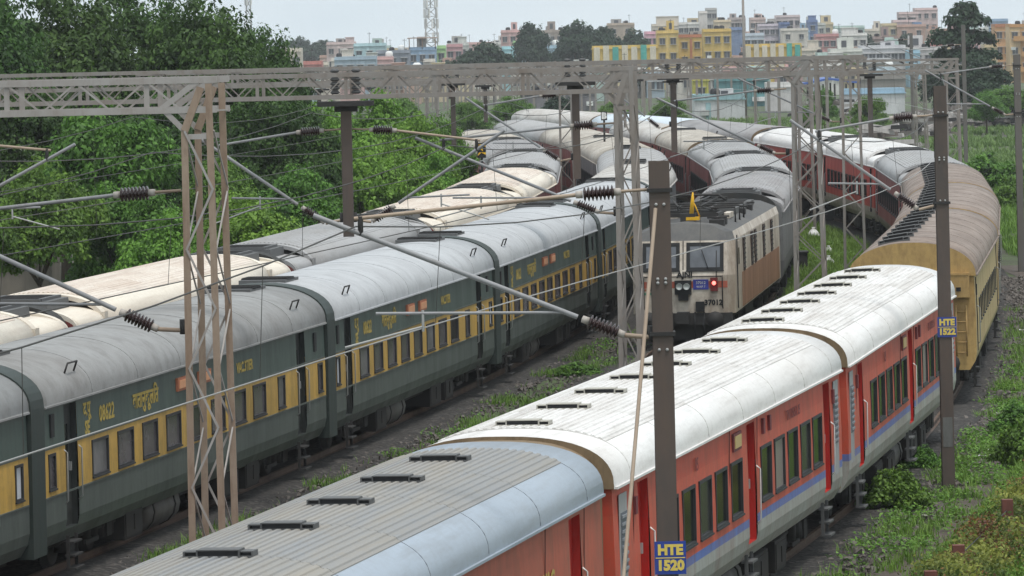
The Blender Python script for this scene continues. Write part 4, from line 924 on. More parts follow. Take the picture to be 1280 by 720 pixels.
for i, (x, y) in enumerate(sorted(yard)):
    p = at_z(x, y + 4, 0); yt = rnd.uniform(76, 104) if x > 640 else rnd.uniform(84, 112)
    mast(p, H - ray(x, yt)[1] * p.y - p.z, 'thin grey mast in the far yard, %s of the crowd from the left' % ORD[i], None, group=g_y, wd=0.26, mat=M_GREYST, simple=True)
bag = []
def wire_run(label, tr, sup, d0, d1, zc=7.6, off=0.0, group='overhead wires', bright=False):
    root = thing('overhead_wire', label, 'overhead wire', Matrix(), group)
    sup = sorted(sup); pts = []; drop = []
    for a, b_ in zip(sup, sup[1:]):
        n = 8
        for k in range(n):
            f = k / n; d = a + (b_ - a) * f; pts.append((d, zc - 0.55 * 4 * f * (1 - f)))
    pts.append((sup[-1], zc))
    st = lambda d: 0.2 * math.sin(d * 0.065)
    cat = MB(); cat.tube([tr.pt(d, st(d) * 0.5 + off, z) for d, z in pts], 0.011, 5, caps=False); link('catenary_wire', cat.mesh('catenary_wire', M_WIRE), root)
    ct = MB(); ct.tube([tr.pt(d, st(d) + off, 6.02) for d, z in pts], 0.010, 5, caps=False); link('contact_wire', ct.mesh('contact_wire', M_WIREL if bright else M_WIRE), root)
    for i, (d, z) in enumerate(pts):
        if i % 2 == 1 and d > 42: bar('dropper', tr.pt(d, st(d) * 0.5 + off, z), tr.pt(d, st(d) + off, 6.02), 0.009, 0.009, M_WIRE, root, 'tube')
wire_run('catenary and bright contact wire above the red and grey train', T1, [25, 64.3, pm2.y, 147, 194, 232, 285], 25, 285, bright=True)
wire_run('catenary and contact wire above the green and yellow train', T3, [40, 68, 105, 147, 188, 232, 285], 40, 285)
wire_run('catenary and contact wire above the empty track and locomotive', T2, [36, 68, 105, 147, 188, 232, 285], 36, 285)
wire_run('catenary and contact wire above the pale roofs on the left', T4, [40, 68, 105, 147, 188, 232, 285], 40, 285)
wire_run('far wires over the sidings left of the pale roofs', _sum(T4, [(30, -5.2), (600, -5.2)]), [40, 68, 105, 147, 188, 232], 40, 232)
# ------------------------------------------------------------------ ground, track beds, path
def ground_mat():
    t = NT('ground_earth'); v = t.coords(True)
    n1 = t.noise(v, 0.035, 6, 0.6); n2 = t.noise(v, 0.8, 6, 0.7); n3 = t.noise(v, 7.0, 4, 0.7)
    soil = t.ramp(n2, [(0.3, (0.032, 0.026, 0.021)), (0.7, (0.078, 0.064, 0.052))]); grass = t.ramp(n2, [(0.3, (0.035, 0.058, 0.018)), (0.7, (0.085, 0.12, 0.04))])
    m = t.n('Math', operation='ADD'); t.l(n1, m.inputs[0]); m2 = t.n('Math', operation='MULTIPLY'); t.l(n2, m2.inputs[0]); m2.inputs[1].default_value = 0.35; t.l(m2.outputs[0], m.inputs[1])
    c = t.mix(t.ramp(m.outputs[0], [(0.56, 0.0), (0.68, 1.0)]), soil, grass)
    c = t.mix(t.ramp(n3, [(0.45, 0.0), (0.8, 0.5)]), c, (0.05, 0.045, 0.04)); t.l(c, t.b.inputs['Base Color']); t.b.inputs['Roughness'].default_value = 0.95; t.bump(n3, 0.6, 0.06); return t.m
b = MB(); gd = [-200, D_BEND, 600, 1200, 1800, 2600]
for y0_, y1_ in zip(gd, gd[1:]): b.quad((-1500, y0_, gz(y0_)), (1500, y0_, gz(y0_)), (1500, y1_, gz(y1_)), (-1500, y1_, gz(y1_)))
struct(link('ground', b.mesh('ground', ground_mat())))
def ballast_mat():
    t = NT('ballast'); v = t.coords(True); vo = t.n('TexVoronoi'); vo.inputs['Scale'].default_value = 11.0; t.l(v, vo.inputs['Vector']); n = t.noise(v, 0.5, 5)
    g = t.ramp(vo.outputs['Color'], [(0.0, (0.010, 0.009, 0.0085)), (0.6, (0.034, 0.030, 0.027)), (1.0, (0.12, 0.105, 0.095))]); c = t.mix(t.ramp(n, [(0.4, 0.0), (0.7, 0.75)]), g, (0.022, 0.018, 0.015))
    t.l(c, t.b.inputs['Base Color']); t.b.inputs['Roughness'].default_value = 0.95; t.bump(vo.outputs['Distance'], 0.9, 0.05); return t.m
BAL = ballast_mat(); RAILM = paint('rail_rust', (0.10, 0.06, 0.04), 0.6, (0.05, 0.035, 0.03), 0.5, world=True); RAILTOP = plain('rail_head', (0.3, 0.29, 0.28), 0.3, 0.5, metal=0.6); SLP = paint('concrete_sleeper', (0.2, 0.185, 0.165), 0.85, (0.09, 0.075, 0.06), 0.6, world=True)
def strip(name, tr, prof, d0, d1, step, mat, sm=False, parent=None):
    b = MB(); ds = np.arange(d0, d1, step); n = len(prof)
    for d in ds:
        for o, z in prof: b.v.append(tuple(tr.pt(float(d), o, z)))
    for k in range(len(ds) - 1):
        for j in range(n - 1): i = k * n + j; b.f.append((i, i + 1, i + n + 1, i + n)); b.mi.append(0); b.sm.append(False)
    return link(name, b.mesh(name, mat), parent)
for i, tr in enumerate((T1, T2, T3, T4)):
    tk = strip('railway_track', tr, [(-2.3, 0.004 + 0.003 * i), (-1.6, 0.11), (1.6, 0.11), (2.3, 0.004 + 0.003 * i)], 35, 345, 3, BAL); struct(tk)
    for off in (-0.86, 0.86):
        strip('rail', tr, [(off - 0.07, 0.12), (off - 0.015, 0.135), (off - 0.015, 0.2), (off - 0.035, 0.21), (off - 0.035, 0.25), (off + 0.035, 0.25), (off + 0.035, 0.21), (off + 0.015, 0.2), (off + 0.015, 0.135), (off + 0.07, 0.12)], 35, 345, 3, RAILM, parent=tk)
    if tr is T2:
        sb = MB(); sb.box((0, 0, 0), (0.25, 2.7, 0.16), 0, taper=0.9); sm_ = sb.mesh('sleeper', SLP); s = tr.s_of(70)
        while tr.d_of(s) < 158:
            d = tr.d_of(s); t_ = tr.dir(d); link('sleeper', sm_, tk, Matrix.Translation(tr.pt(d, 0, 0.075)) @ RZ(math.atan2(t_.y, t_.x))); s += 0.65
def path_mat():
    t = NT('trodden_earth'); v = t.coords(True); n = t.noise(v, 1.2, 6, 0.7); n3 = t.noise(v, 9, 4)
    t.l(t.ramp(n, [(0.3, (0.05, 0.038, 0.031)), (0.7, (0.11, 0.088, 0.072))]), t.b.inputs['Base Color']); t.b.inputs['Roughness'].default_value = 0.95; t.bump(n3, 0.5, 0.03); return t.m
rnd = random.Random(3); b = MB(); ds = np.arange(60, 200, 1.5); PATHO = 3.0
for d in ds:
    c = PATHO + 0.25 * math.sin(d * 0.21) ; wl = 0.55 + 0.2 * rnd.random()
    for o in (-wl, wl): b.v.append(tuple(T1.pt(float(d), c + o, 0.016)))
for k in range(len(ds) - 1): i = 2 * k; b.f.append((i, i + 1, i + 3, i + 2)); b.mi.append(0); b.sm.append(False)
struct(link('footpath', b.mesh('footpath', path_mat())))
GRAVELM = paint('rubble_stone', (0.15, 0.132, 0.12), 0.9, (0.08, 0.07, 0.06), 0.6, world=True, fine=9)
def stones(name, n, fn, smin, smax, mat, seed, label=None):
    g = np.random.default_rng(seed); base = np.array([(-1, -1, -1), (1, -1, -1), (1, 1, -1), (-1, 1, -1), (-.7, -.7, 1), (.7, -.7, .8), (.7, .7, 1), (-.7, .7, .7)], float) * 0.5
    fc = np.array(((0, 3, 2, 1), (4, 5, 6, 7), (0, 1, 5, 4), (1, 2, 6, 5), (2, 3, 7, 6), (3, 0, 4, 7))); V = []; Fc = []
    for i in range(n):
        p = fn(g); s = smin + (smax - smin) * g.random() ** 3; R = np.linalg.qr(g.normal(size=(3, 3)))[0]
        v = (base * (1 + 0.35 * g.normal(size=(8, 3)))) * np.array([s, s * 0.8, s * 0.55]) @ R + np.array([p[0], p[1], p[2] + s * 0.12]); V.append(v); Fc.append(fc + 8 * i)
    me = bpy.data.meshes.new(name); me.from_pydata(np.concatenate(V).tolist(), [], np.concatenate(Fc).tolist()); me.materials.append(mat)
    o = link(name, me); o['kind'] = 'stuff'; return o
def near_T(tr, o0, o1, d0, d1): return lambda g: tuple(tr.pt(float(g.uniform(d0, d1)), float(g.uniform(o0, o1)), 0.05))
stones('rubble', 7000, near_T(T1, 1.5, 2.7, 66, 190), 0.03, 0.17, GRAVELM, 1)
stones('trackside_stones', 4500, near_T(T3, 1.5, 4.0, 75, 160), 0.03, 0.13, GRAVELM, 2)

# ------------------------------------------------------------------ foliage
def leaf_mesh(name, pos, nrm, size, tint, mat, aspect=0.55, g=None):
    """many small folded leaf faces"""
    n = len(pos); a = g.normal(size=(n, 3)); a -= nrm * (a * nrm).sum(1)[:, None]; a /= np.linalg.norm(a, axis=1)[:, None] + 1e-9; bq = np.cross(nrm, a)
    s = size[:, None]; up = nrm * s * 0.18
    V = np.stack([pos - a * s, pos + bq * s * aspect + up, pos + a * s, pos - bq * s * aspect + up], 1).reshape(-1, 3)
    me = bpy.data.meshes.new(name); me.vertices.add(4 * n); me.vertices.foreach_set('co', V.astype(np.float32).ravel())
    me.loops.add(4 * n); me.loops.foreach_set('vertex_index', np.arange(4 * n, dtype=np.int32)); me.polygons.add(n)
    me.polygons.foreach_set('loop_start', np.arange(0, 4 * n, 4, dtype=np.int32)); me.polygons.foreach_set('loop_total', np.full(n, 4, np.int32))
    at = me.attributes.new('tint', 'FLOAT', 'FACE'); at.data.foreach_set('value', np.clip(tint, 0, 1).astype(np.float32)); me.materials.append(mat); me.update(); me.validate(); return me
def crown_mesh(name, seed, lobes, nclump, nleaf, leaf, mat, clump=0.55, droop=0.0):
    """lobes: (x,y,z,rx,ry,rz). leaf clumps on the outer part of every lobe, gaps between them"""
    g = np.random.default_rng(seed); w_ = np.array([l[3] * l[4] + l[4] * l[5] for l in lobes]); w_ = w_ / w_.sum(); P = []; N = []; S = []; Tn = []
    for i in range(nclump):
        l = lobes[g.choice(len(lobes), p=w_)]; dv = g.normal(size=3); dv /= np.linalg.norm(dv)
        if dv[2] < -0.35: dv[2] = -dv[2] * 0.5
        r = 0.62 + 0.42 * g.random() ** 0.6; c = np.array(l[:3]) + dv * np.array(l[3:6]) * r
        cs = clump * (0.6 + 0.8 * g.random()); q = g.normal(size=(nleaf, 3)); q /= np.linalg.norm(q, axis=1)[:, None]; q *= g.random(nleaf)[:, None] ** 0.45
        pos = c + q * np.array([cs, cs, cs * 0.6]); nr = q * 0.7 + np.array([0, 0, 0.75]) + dv * 0.35 + 0.55 * g.normal(size=(nleaf, 3)); nr /= np.linalg.norm(nr, axis=1)[:, None]
        if droop: pos[:, 2] -= droop * ((pos[:, :2] - c[:2]) ** 2).sum(1)
        ct = g.normal() * 0.17; P.append(pos); N.append(nr); S.append(leaf * (0.6 + 0.8 * g.random(nleaf))); Tn.append(0.5 + ct + 0.16 * g.normal(size=nleaf))
    return leaf_mesh(name, np.concatenate(P), np.concatenate(N), np.concatenate(S), np.concatenate(Tn), mat, g=g)
LF_DARK = leafmat('leaf_dark', (0.016, 0.042, 0.011), (0.075, 0.155, 0.03)); LF_MID = leafmat('leaf_mid', (0.04, 0.095, 0.016), (0.15, 0.29, 0.045)); LF_LIGHT = leafmat('leaf_light', (0.07, 0.16, 0.022), (0.21, 0.40, 0.06))
LF_FAR = leafmat('leaf_far', (0.014, 0.036, 0.022), (0.045, 0.082, 0.042), 0.03)
BARK = paint('bark', (0.10, 0.075, 0.055), 0.9, (0.05, 0.04, 0.03), 0.6, world=True)
def trunk_mesh(seed, h, r, lobes):
    g = random.Random(seed); b = MB(); top = (g.uniform(-.2, .2), g.uniform(-.2, .2), h)
    b.tube([(0, 0, -0.2), (g.uniform(-.1, .1), g.uniform(-.1, .1), h * 0.5), top], r, 8, rs=[r * 1.3, r * 0.9, r * 0.6])
    for l in lobes:
        m = Vector(top).lerp(Vector(l[:3]), 0.55) + Vector((0, 0, 0.2)); b.tube([top, m, Vector(l[:3]) + Vector((0, 0, l[5] * 0.4))], r * 0.4, 6, rs=[r * 0.5, r * 0.32, r * 0.08])
    return b.mesh('trunk', BARK)
def proto(seed, kind):
    g = random.Random(seed)
    if kind == 'big':   # nominal 10 m tall
        lobes = [(0, 0, 7.2, 3.2, 3.2, 2.6)] + [(3.0 * math.cos(k * 1.26 + g.random()), 3.0 * math.sin(k * 1.26 + g.random()), 4.6 + g.random() * 2.4, 2.0 + g.random(), 2.0 + g.random(), 1.5 + g.random() * .8) for k in range(6)]
        return trunk_mesh(seed, 3.6, 0.24, lobes), crown_mesh('crown', seed, lobes, 540, 84, 0.125, LF_DARK, 0.75)
    if kind == 'light':  # 6 m
        lobes = [(0, 0, 3.9, 1.7, 1.7, 1.8)] + [(1.6 * math.cos(k * 1.5 + g.random()), 1.6 * math.sin(k * 1.5 + g.random()), 2.2 + g.random() * 1.8, 1.2 + g.random() * .5, 1.2 + g.random() * .5, 1.0 + g.random() * .5) for k in range(5)]
        return trunk_mesh(seed, 2.0, 0.13, lobes), crown_mesh('crown', seed, lobes, 320, 72, 0.11, LF_LIGHT, 0.55)
    if kind == 'mid':
        lobes = [(0, 0, 4.6, 2.0, 2.0, 2.2)] + [(1.9 * math.cos(k * 1.3 + g.random()), 1.9 * math.sin(k * 1.3 + g.random()), 2.6 + g.random() * 2.4, 1.3 + g.random() * .6, 1.3 + g.random() * .6, 1.1 + g.random() * .6) for k in range(5)]
        return trunk_mesh(seed, 2.4, 0.16, lobes), crown_mesh('crown', seed, lobes, 400, 74, 0.11, LF_MID, 0.6)
    if kind == 'far':    # 10 m, bigger leaves
        lobes = [(0, 0, 6.6, 2.8, 2.8, 2.8)] + [(2.4 * math.cos(k * 1.26 + g.random()), 2.4 * math.sin(k * 1.26 + g.random()), 4.2 + g.random() * 2.8, 1.7 + g.random() * .8, 1.7 + g.random() * .8, 1.4 + g.random() * .8) for k in range(6)]
        return trunk_mesh(seed, 3.0, 0.25, lobes), crown_mesh('crown', seed, lobes, 420, 24, 0.30, LF_FAR, 0.8)
    if kind == 'umbrella':  # layered rain tree, 10 m
        lobes = []
        for z, R in ((9.2, 1.3), (8.2, 2.4), (6.9, 3.2), (5.4, 3.4), (3.9, 3.3), (2.6, 3.2), (1.4, 3.1)):
            for k in range(4): lobes.append((R * 0.55 * math.cos(k * 1.57 + g.random()), R * 0.55 * math.sin(k * 1.57 + g.random()), z + g.uniform(-.3, .3), R * 0.6, R * 0.6, 0.62))
        return trunk_mesh(seed, 5.0, 0.3, lobes[:12]), crown_mesh('crown', seed, lobes, 620, 26, 0.24, LF_FAR, 0.6)
    if kind == 'shrub':  # 1.4 m
        lobes = [(0, 0, 0.55, 0.8, 0.8, 0.75), (0.65, 0.25, 0.32, 0.6, 0.6, 0.45), (-0.65, -0.25, 0.32, 0.6, 0.6, 0.45), (0.1, -0.7, 0.25, 0.55, 0.55, 0.4), (-0.1, 0.7, 0.3, 0.5, 0.5, 0.4)]
        return trunk_mesh(seed, 0.4, 0.04, lobes), crown_mesh('crown', seed, lobes, 190, 40, 0.07, LF_MID, 0.24)
PROTO = {k: [proto(s, k) for s in ss] for k, ss in (('big', (1, 2, 3)), ('light', (4, 5)), ('mid', (6, 7)), ('far', (8, 9)), ('umbrella', (10,)), ('shrub', (12, 13)))}
_tc = [0]
def tree(kind, p, h, wid, label, cat='tree', group=None, name=None):
    """h, wid: height and crown width in metres"""
    k = _tc[0] = _tc[0] + 1; nom = {'big': (10, 9.5), 'light': (5.9, 5.2), 'mid': (7.0, 6.2), 'far': (9.6, 8.2), 'umbrella': (9.9, 7.6), 'shrub': (1.45, 2.4)}[kind]
    tm, cm = PROTO[kind][k % len(PROTO[kind])]; M = Matrix.Translation(p) @ RZ(k * 2.1) @ Matrix.Diagonal((wid / nom[1], wid / nom[1], h / nom[0], 1))
    root = thing(name or ('shrub' if kind == 'shrub' else 'tree'), label, cat, M, group); link('trunk', tm, root); c = link('crown', cm, root); return root
def tree_px(kind, x, ytop, d, widpx, label, **kw):
    a, b_ = ray(x, ytop); h = H - b_ * d - gz(d); return tree(kind, (a * d, d, gz(d)), h, widpx * d / F, label, **kw)
gt = 'trees along the left side'
for (kind, x, yt, d, wpx, lab) in (
    ('big', -30, -30, 195, 230, 'tall dark tree filling the upper left corner'), ('big', 75, -22, 205, 240, 'tall dark tree left of the boom, second from the left edge'),
    ('big', 165, -28, 212, 230, 'tallest dark tree, crown cut off by the top of the frame above the boom'), ('big', 250, -8, 205, 210, 'tall dark tree behind the top of the rusty column'), ('big', 322, 28, 218, 150, 'dark tree at the right end of the tall row, sloping down to the city'),
    ('big', 20, 90, 178, 190, 'dark leafy tree under the boom at the left edge'), ('mid', 120, 128, 170, 170, 'bright leafy tree just below the boom'), ('big', 205, 110, 182, 180, 'dark tree behind the rusty lattice column'),
    ('big', 330, 100, 192, 170, 'dark tree right of the rusty column'), ('mid', 50, 190, 158, 150, 'leafy tree low at the left edge above the wires'), ('light', 300, 238, 162, 130, 'small bright green tree right of the rusty column, above the cream roof'),
    ('light', 210, 262, 156, 120, 'small bright green tree left of the rusty column, over the cream roof'), ('mid', 150, 225, 160, 130, 'low tree above the cream ribbed roof'), ('mid', 375, 200, 176, 120, 'mid green tree above the grey ribbed roof'), ('mid', 270, 190, 172, 120, 'mid green tree showing between the column and the drop arm'), ('mid', 420, 135, 225, 130, 'mid green tree under the drop arm plate')):
    tree_px(kind, x, yt, d, wpx, lab, group=gt)
for (kind, x, yt, d, wpx, lab) in (('light', 405, 128, 210, 110, 'pale green tree behind the hanging drop arm'), ('light', 470, 112, 222, 120, 'pale green tree right of the drop arm'), ('light', 520, 140, 214, 100, 'bright green tree behind the paired poles'), ('mid', 548, 138, 236, 90, 'darker green tree close to the far grey coaches'),
    ('light', 445, 175, 196, 110, 'bright low tree above the pale canvas roofs'), ('light', 545, 190, 205, 76, 'bright low tree beside the leftmost curve of roofs'), ('light', 500, 190, 200, 90, 'bright low tree between the drop arm and the curve of roofs'), ('mid', 585, 175, 262, 60, 'small tree beside the black and yellow board')):
    tree_px(kind, x, yt, d, wpx, lab, group='lighter trees in the middle distance')
# shrubs and weeds on the right
gs = 'shrubs on the right-hand bank'
for (x, y, wpx, hpx, lab) in ((1118, 640, 90, 62, 'weedy shrub between the red coach and the path'), (1278, 585, 80, 70, 'leafy shrub at the right edge above the creeper'), (1272, 545, 70, 48, 'broad-leaved shrub at the right edge, beside the path'), (1232, 238, 100, 52, 'dense bush behind the brown roof'),
    (1190, 232, 60, 34, 'low bush at the foot of the far grey mast'), (1268, 262, 60, 46, 'bush at the right edge beside the edge mast'), (1150, 590, 60, 36, 'small weed clump at the path edge'), (1255, 700, 60, 40, 'low shrub in front of the creeper fence'), (620, 452, 50, 18, 'weed clump between the empty rails'), (720, 470, 60, 20, 'weed clump beside the grey lattice column')):
    p = at_z(x, y, 0); tree('shrub', p, hpx * p.y / F, wpx * p.y / F, lab, cat='shrub', group=gs)
# grass, as one mass per area
LF_GRASS = leafmat('grass_blade', (0.07, 0.14, 0.02), (0.21, 0.34, 0.06), 0.02); LF_DRY = leafmat('dry_vine', (0.16, 0.09, 0.03), (0.34, 0.24, 0.06), 0.02)
def grass(name, n, fn, hmin, hmax, mat, seed, wdt=0.018, per=7, tb=0.5):
    g = np.random.default_rng(seed); pts = np.array([fn(g) for _ in range(n)]); k = per; c = np.repeat(pts, k, 0); m = len(c); off = g.normal(size=(m, 2)) * 0.10; c[:, :2] += off
    h = (hmin + (hmax - hmin) * g.random(m)) * np.repeat(0.6 + 0.8 * g.random(n), k); an = g.random(m) * 2 * PI; ln = 0.25 + 0.5 * g.random(m); dx, dy = np.cos(an), np.sin(an); wv = wdt * (0.6 + 0.8 * g.random(m))
    A = np.stack([c[:, 0] - dy * wv, c[:, 1] + dx * wv, c[:, 2] - 0.02], 1); B = np.stack([c[:, 0] + dy * wv, c[:, 1] - dx * wv, c[:, 2] - 0.02], 1)
    C = np.stack([c[:, 0] + dx * ln * h * 0.35 + dy * wv * .8, c[:, 1] + dy * ln * h * 0.35 - dx * wv * .8, c[:, 2] + h * 0.6], 1); D = np.stack([c[:, 0] + dx * ln * h * 0.35 - dy * wv * .8, c[:, 1] + dy * ln * h * 0.35 + dx * wv * .8, c[:, 2] + h * 0.6], 1)
    E = np.stack([c[:, 0] + dx * ln * h, c[:, 1] + dy * ln * h, c[:, 2] + h], 1); V = np.stack([A, B, C, D, E], 1).reshape(-1, 3); i = np.arange(m) * 5
    me = bpy.data.meshes.new(name); me.vertices.add(5 * m); me.vertices.foreach_set('co', V.astype(np.float32).ravel())
    li = np.stack([i, i + 1, i + 2, i + 3, i + 3, i + 2, i + 4], 1).ravel().astype(np.int32); me.loops.add(7 * m); me.loops.foreach_set('vertex_index', li); me.polygons.add(2 * m)
    ls = np.stack([np.arange(m) * 7, np.arange(m) * 7 + 4], 1).ravel().astype(np.int32); lt = np.tile(np.array([4, 3], np.int32), m); me.polygons.foreach_set('loop_start', ls); me.polygons.foreach_set('loop_total', lt)
    ti = np.repeat(np.repeat(tb + 0.22 * g.normal(size=n), k) + 0.1 * g.normal(size=m), 2); at = me.attributes.new('tint', 'FLOAT', 'FACE'); at.data.foreach_set('value', np.clip(ti, 0, 1).astype(np.float32)); me.materials.append(mat); me.update(); me.validate()
    o = link(name, me); o['kind'] = 'stuff'; return o
def patchy(f, thr=0.0, sc=0.25):
    from mathutils import noise as mn
    def q(g):
        for _ in range(12):
            p = f(g)
            if mn.noise((p[0] * sc, p[1] * sc, 3.1)) + 0.35 * mn.noise((p[0] * 1.3, p[1] * 1.3, 9)) > thr: return p
        return p
    return q
def zone(tr, o0, o1, d0, d1, z=0.0): return lambda g: (lambda p: (p.x, p.y, p.z))(tr.pt(float(g.uniform(d0, d1)), float(g.uniform(o0, o1)), z))
grass('bank_grass', 42000, patchy(zone(T1, 3.6, 9.0, 80, 150), -0.6), 0.08, 0.32, LF_GRASS, 1, 0.010, 7)
grass('far_bank_grass', 9000, patchy(zone(T1, 3.3, 14, 150, 300), -0.2), 0.15, 0.5, LF_GRASS, 2, 0.018, 8)
grass('strip_grass', 11000, patchy(zone(T1, -6.0, -2.2, 125, 262), -0.45), 0.10, 0.34, LF_GRASS, 3, 0.014, 9)
grass('trackside_weeds', 1100, patchy(zone(T3, 1.9, 4.2, 95, 165), 0.25, 0.4), 0.05, 0.24, LF_GRASS, 4, 0.010, 8, 0.4)
grass('path_weeds', 1400, patchy(zone(T1, 1.7, 3.2, 70, 170), 0.12, 0.5), 0.08, 0.3, LF_GRASS, 5, 0.010, 9, 0.6)
grass('field_grass', 16000, patchy(lambda g: (lambda x, d: (x, d, gz(d)))(g.uniform(16, 82), g.uniform(280, 560)), -0.1, 0.05), 0.2, 0.5, leafmat('field_grass', (0.09, 0.15, 0.04), (0.20, 0.29, 0.09), 0.02), 6, 0.05, 8, 0.5)
def weeds(name, n, fn, hmax, leaf, mat, seed):
    g = np.random.default_rng(seed); P = []
    while len(P) < n // 14:
        P.append(fn(g))
    P = np.repeat(np.array(P), 14, 0); P = P + g.normal(size=P.shape) * np.array([0.13, 0.13, 0]); P[:, 2] += g.random(len(P)) ** 1.3 * hmax
    nr = g.normal(size=P.shape) * 0.5 + np.array([0, 0, 1.0]); nr /= np.linalg.norm(nr, axis=1)[:, None]
    o = link(name, leaf_mesh(name, P, nr, leaf * (0.5 + g.random(len(P))), 0.5 + 0.25 * g.normal(size=len(P)), mat, g=g)); o['kind'] = 'stuff'
LF_WEED = leafmat('weed_leaf', (0.06, 0.14, 0.02), (0.20, 0.37, 0.06), 0.02)
weeds('bank_weeds', 110000, patchy(zone(T1, 3.7, 9.0, 80, 150), -0.3, 0.5), 0.34, 0.045, LF_WEED, 31)
weeds('path_edge_weeds', 14000, patchy(zone(T1, 1.8, 3.4, 85, 150), 0.05, 0.35), 0.26, 0.04, LF_WEED, 32)
weeds('strip_weeds', 16000, patchy(zone(T1, -6.0, -2.4, 125, 220), 0.0, 0.3), 0.25, 0.055, LF_WEED, 33)
weeds('ballast_weeds', 5000, patchy(zone(T3, 2.0, 4.6, 95, 165), 0.22, 0.3), 0.16, 0.04, LF_WEED, 34)
# creeper-covered fence in the lower right corner
def fence():
    pa, pb = at_z(1165, 800, 0), at_z(1335, 622, 0); root = thing('creeper_fence', 'low fence of rusty posts smothered in yellowing creeper, lower right corner', 'fence', Matrix.Translation(pa)); inv = MW[root.name].inverted()
    P = lambda f, z: (pa.x + (pb.x - pa.x) * f, pa.y + (pb.y - pa.y) * f, z); RP = paint('rusty_post', (0.16, 0.055, 0.04), 0.8, (0.06, 0.03, 0.02), 0.5, world=True)
    for k in range(7): bar('post', P(k / 6, 0), P(k / 6, 1.12), 0.2, 0.2, RP, root, 'box', inv)
    for z in (0.35, 0.65, 0.92): bar('wire', P(0, z), P(1, z), 0.02, 0.02, M_STEEL, root, 'tube', inv)
    g = np.random.default_rng(4); n = 34000; f = g.random(n); q = g.random(n) ** 0.8; zt = 0.95 + 0.2 * np.sin(f * 23) + 0.12 * np.sin(f * 61); side = g.normal(size=n) * (0.34 - 0.14 * q)
    dx, dy = pb.x - pa.x, pb.y - pa.y; L = math.hypot(dx, dy); nx, ny = dy / L, -dx / L; pos = np.stack([f * dx + nx * side, f * dy + ny * side, q * zt], 1); nr = g.normal(size=(n, 3)) * 0.6 + np.array([-0.3, -0.8, 0.6]); nr /= np.linalg.norm(nr, axis=1)[:, None]
    tint = 0.35 + 0.35 * np.sin(f * 37 + q * 5) + 0.2 * g.normal(size=n); dry = (np.sin(f * 37 + q * 2.5) + 0.5 * g.normal(size=n) > 0.8)
    o = link('creeper', leaf_mesh('creeper', pos[~dry], nr[~dry], 0.036 * (0.5 + 1.0 * g.random((~dry).sum())), tint[~dry], leafmat('creeper_leaf', (0.06, 0.09, 0.015), (0.30, 0.31, 0.06)), g=g), root); o['kind'] = 'stuff'
    o = link('dry_vine', leaf_mesh('dry_vine', pos[dry], nr[dry], 0.034 * (0.6 + 0.8 * g.random(dry.sum())), g.random(dry.sum()), leafmat('dry_vine_leaf', (0.07, 0.035, 0.02), (0.25, 0.13, 0.04)), 0.4, g=g), root); o['kind'] = 'stuff'
fence()
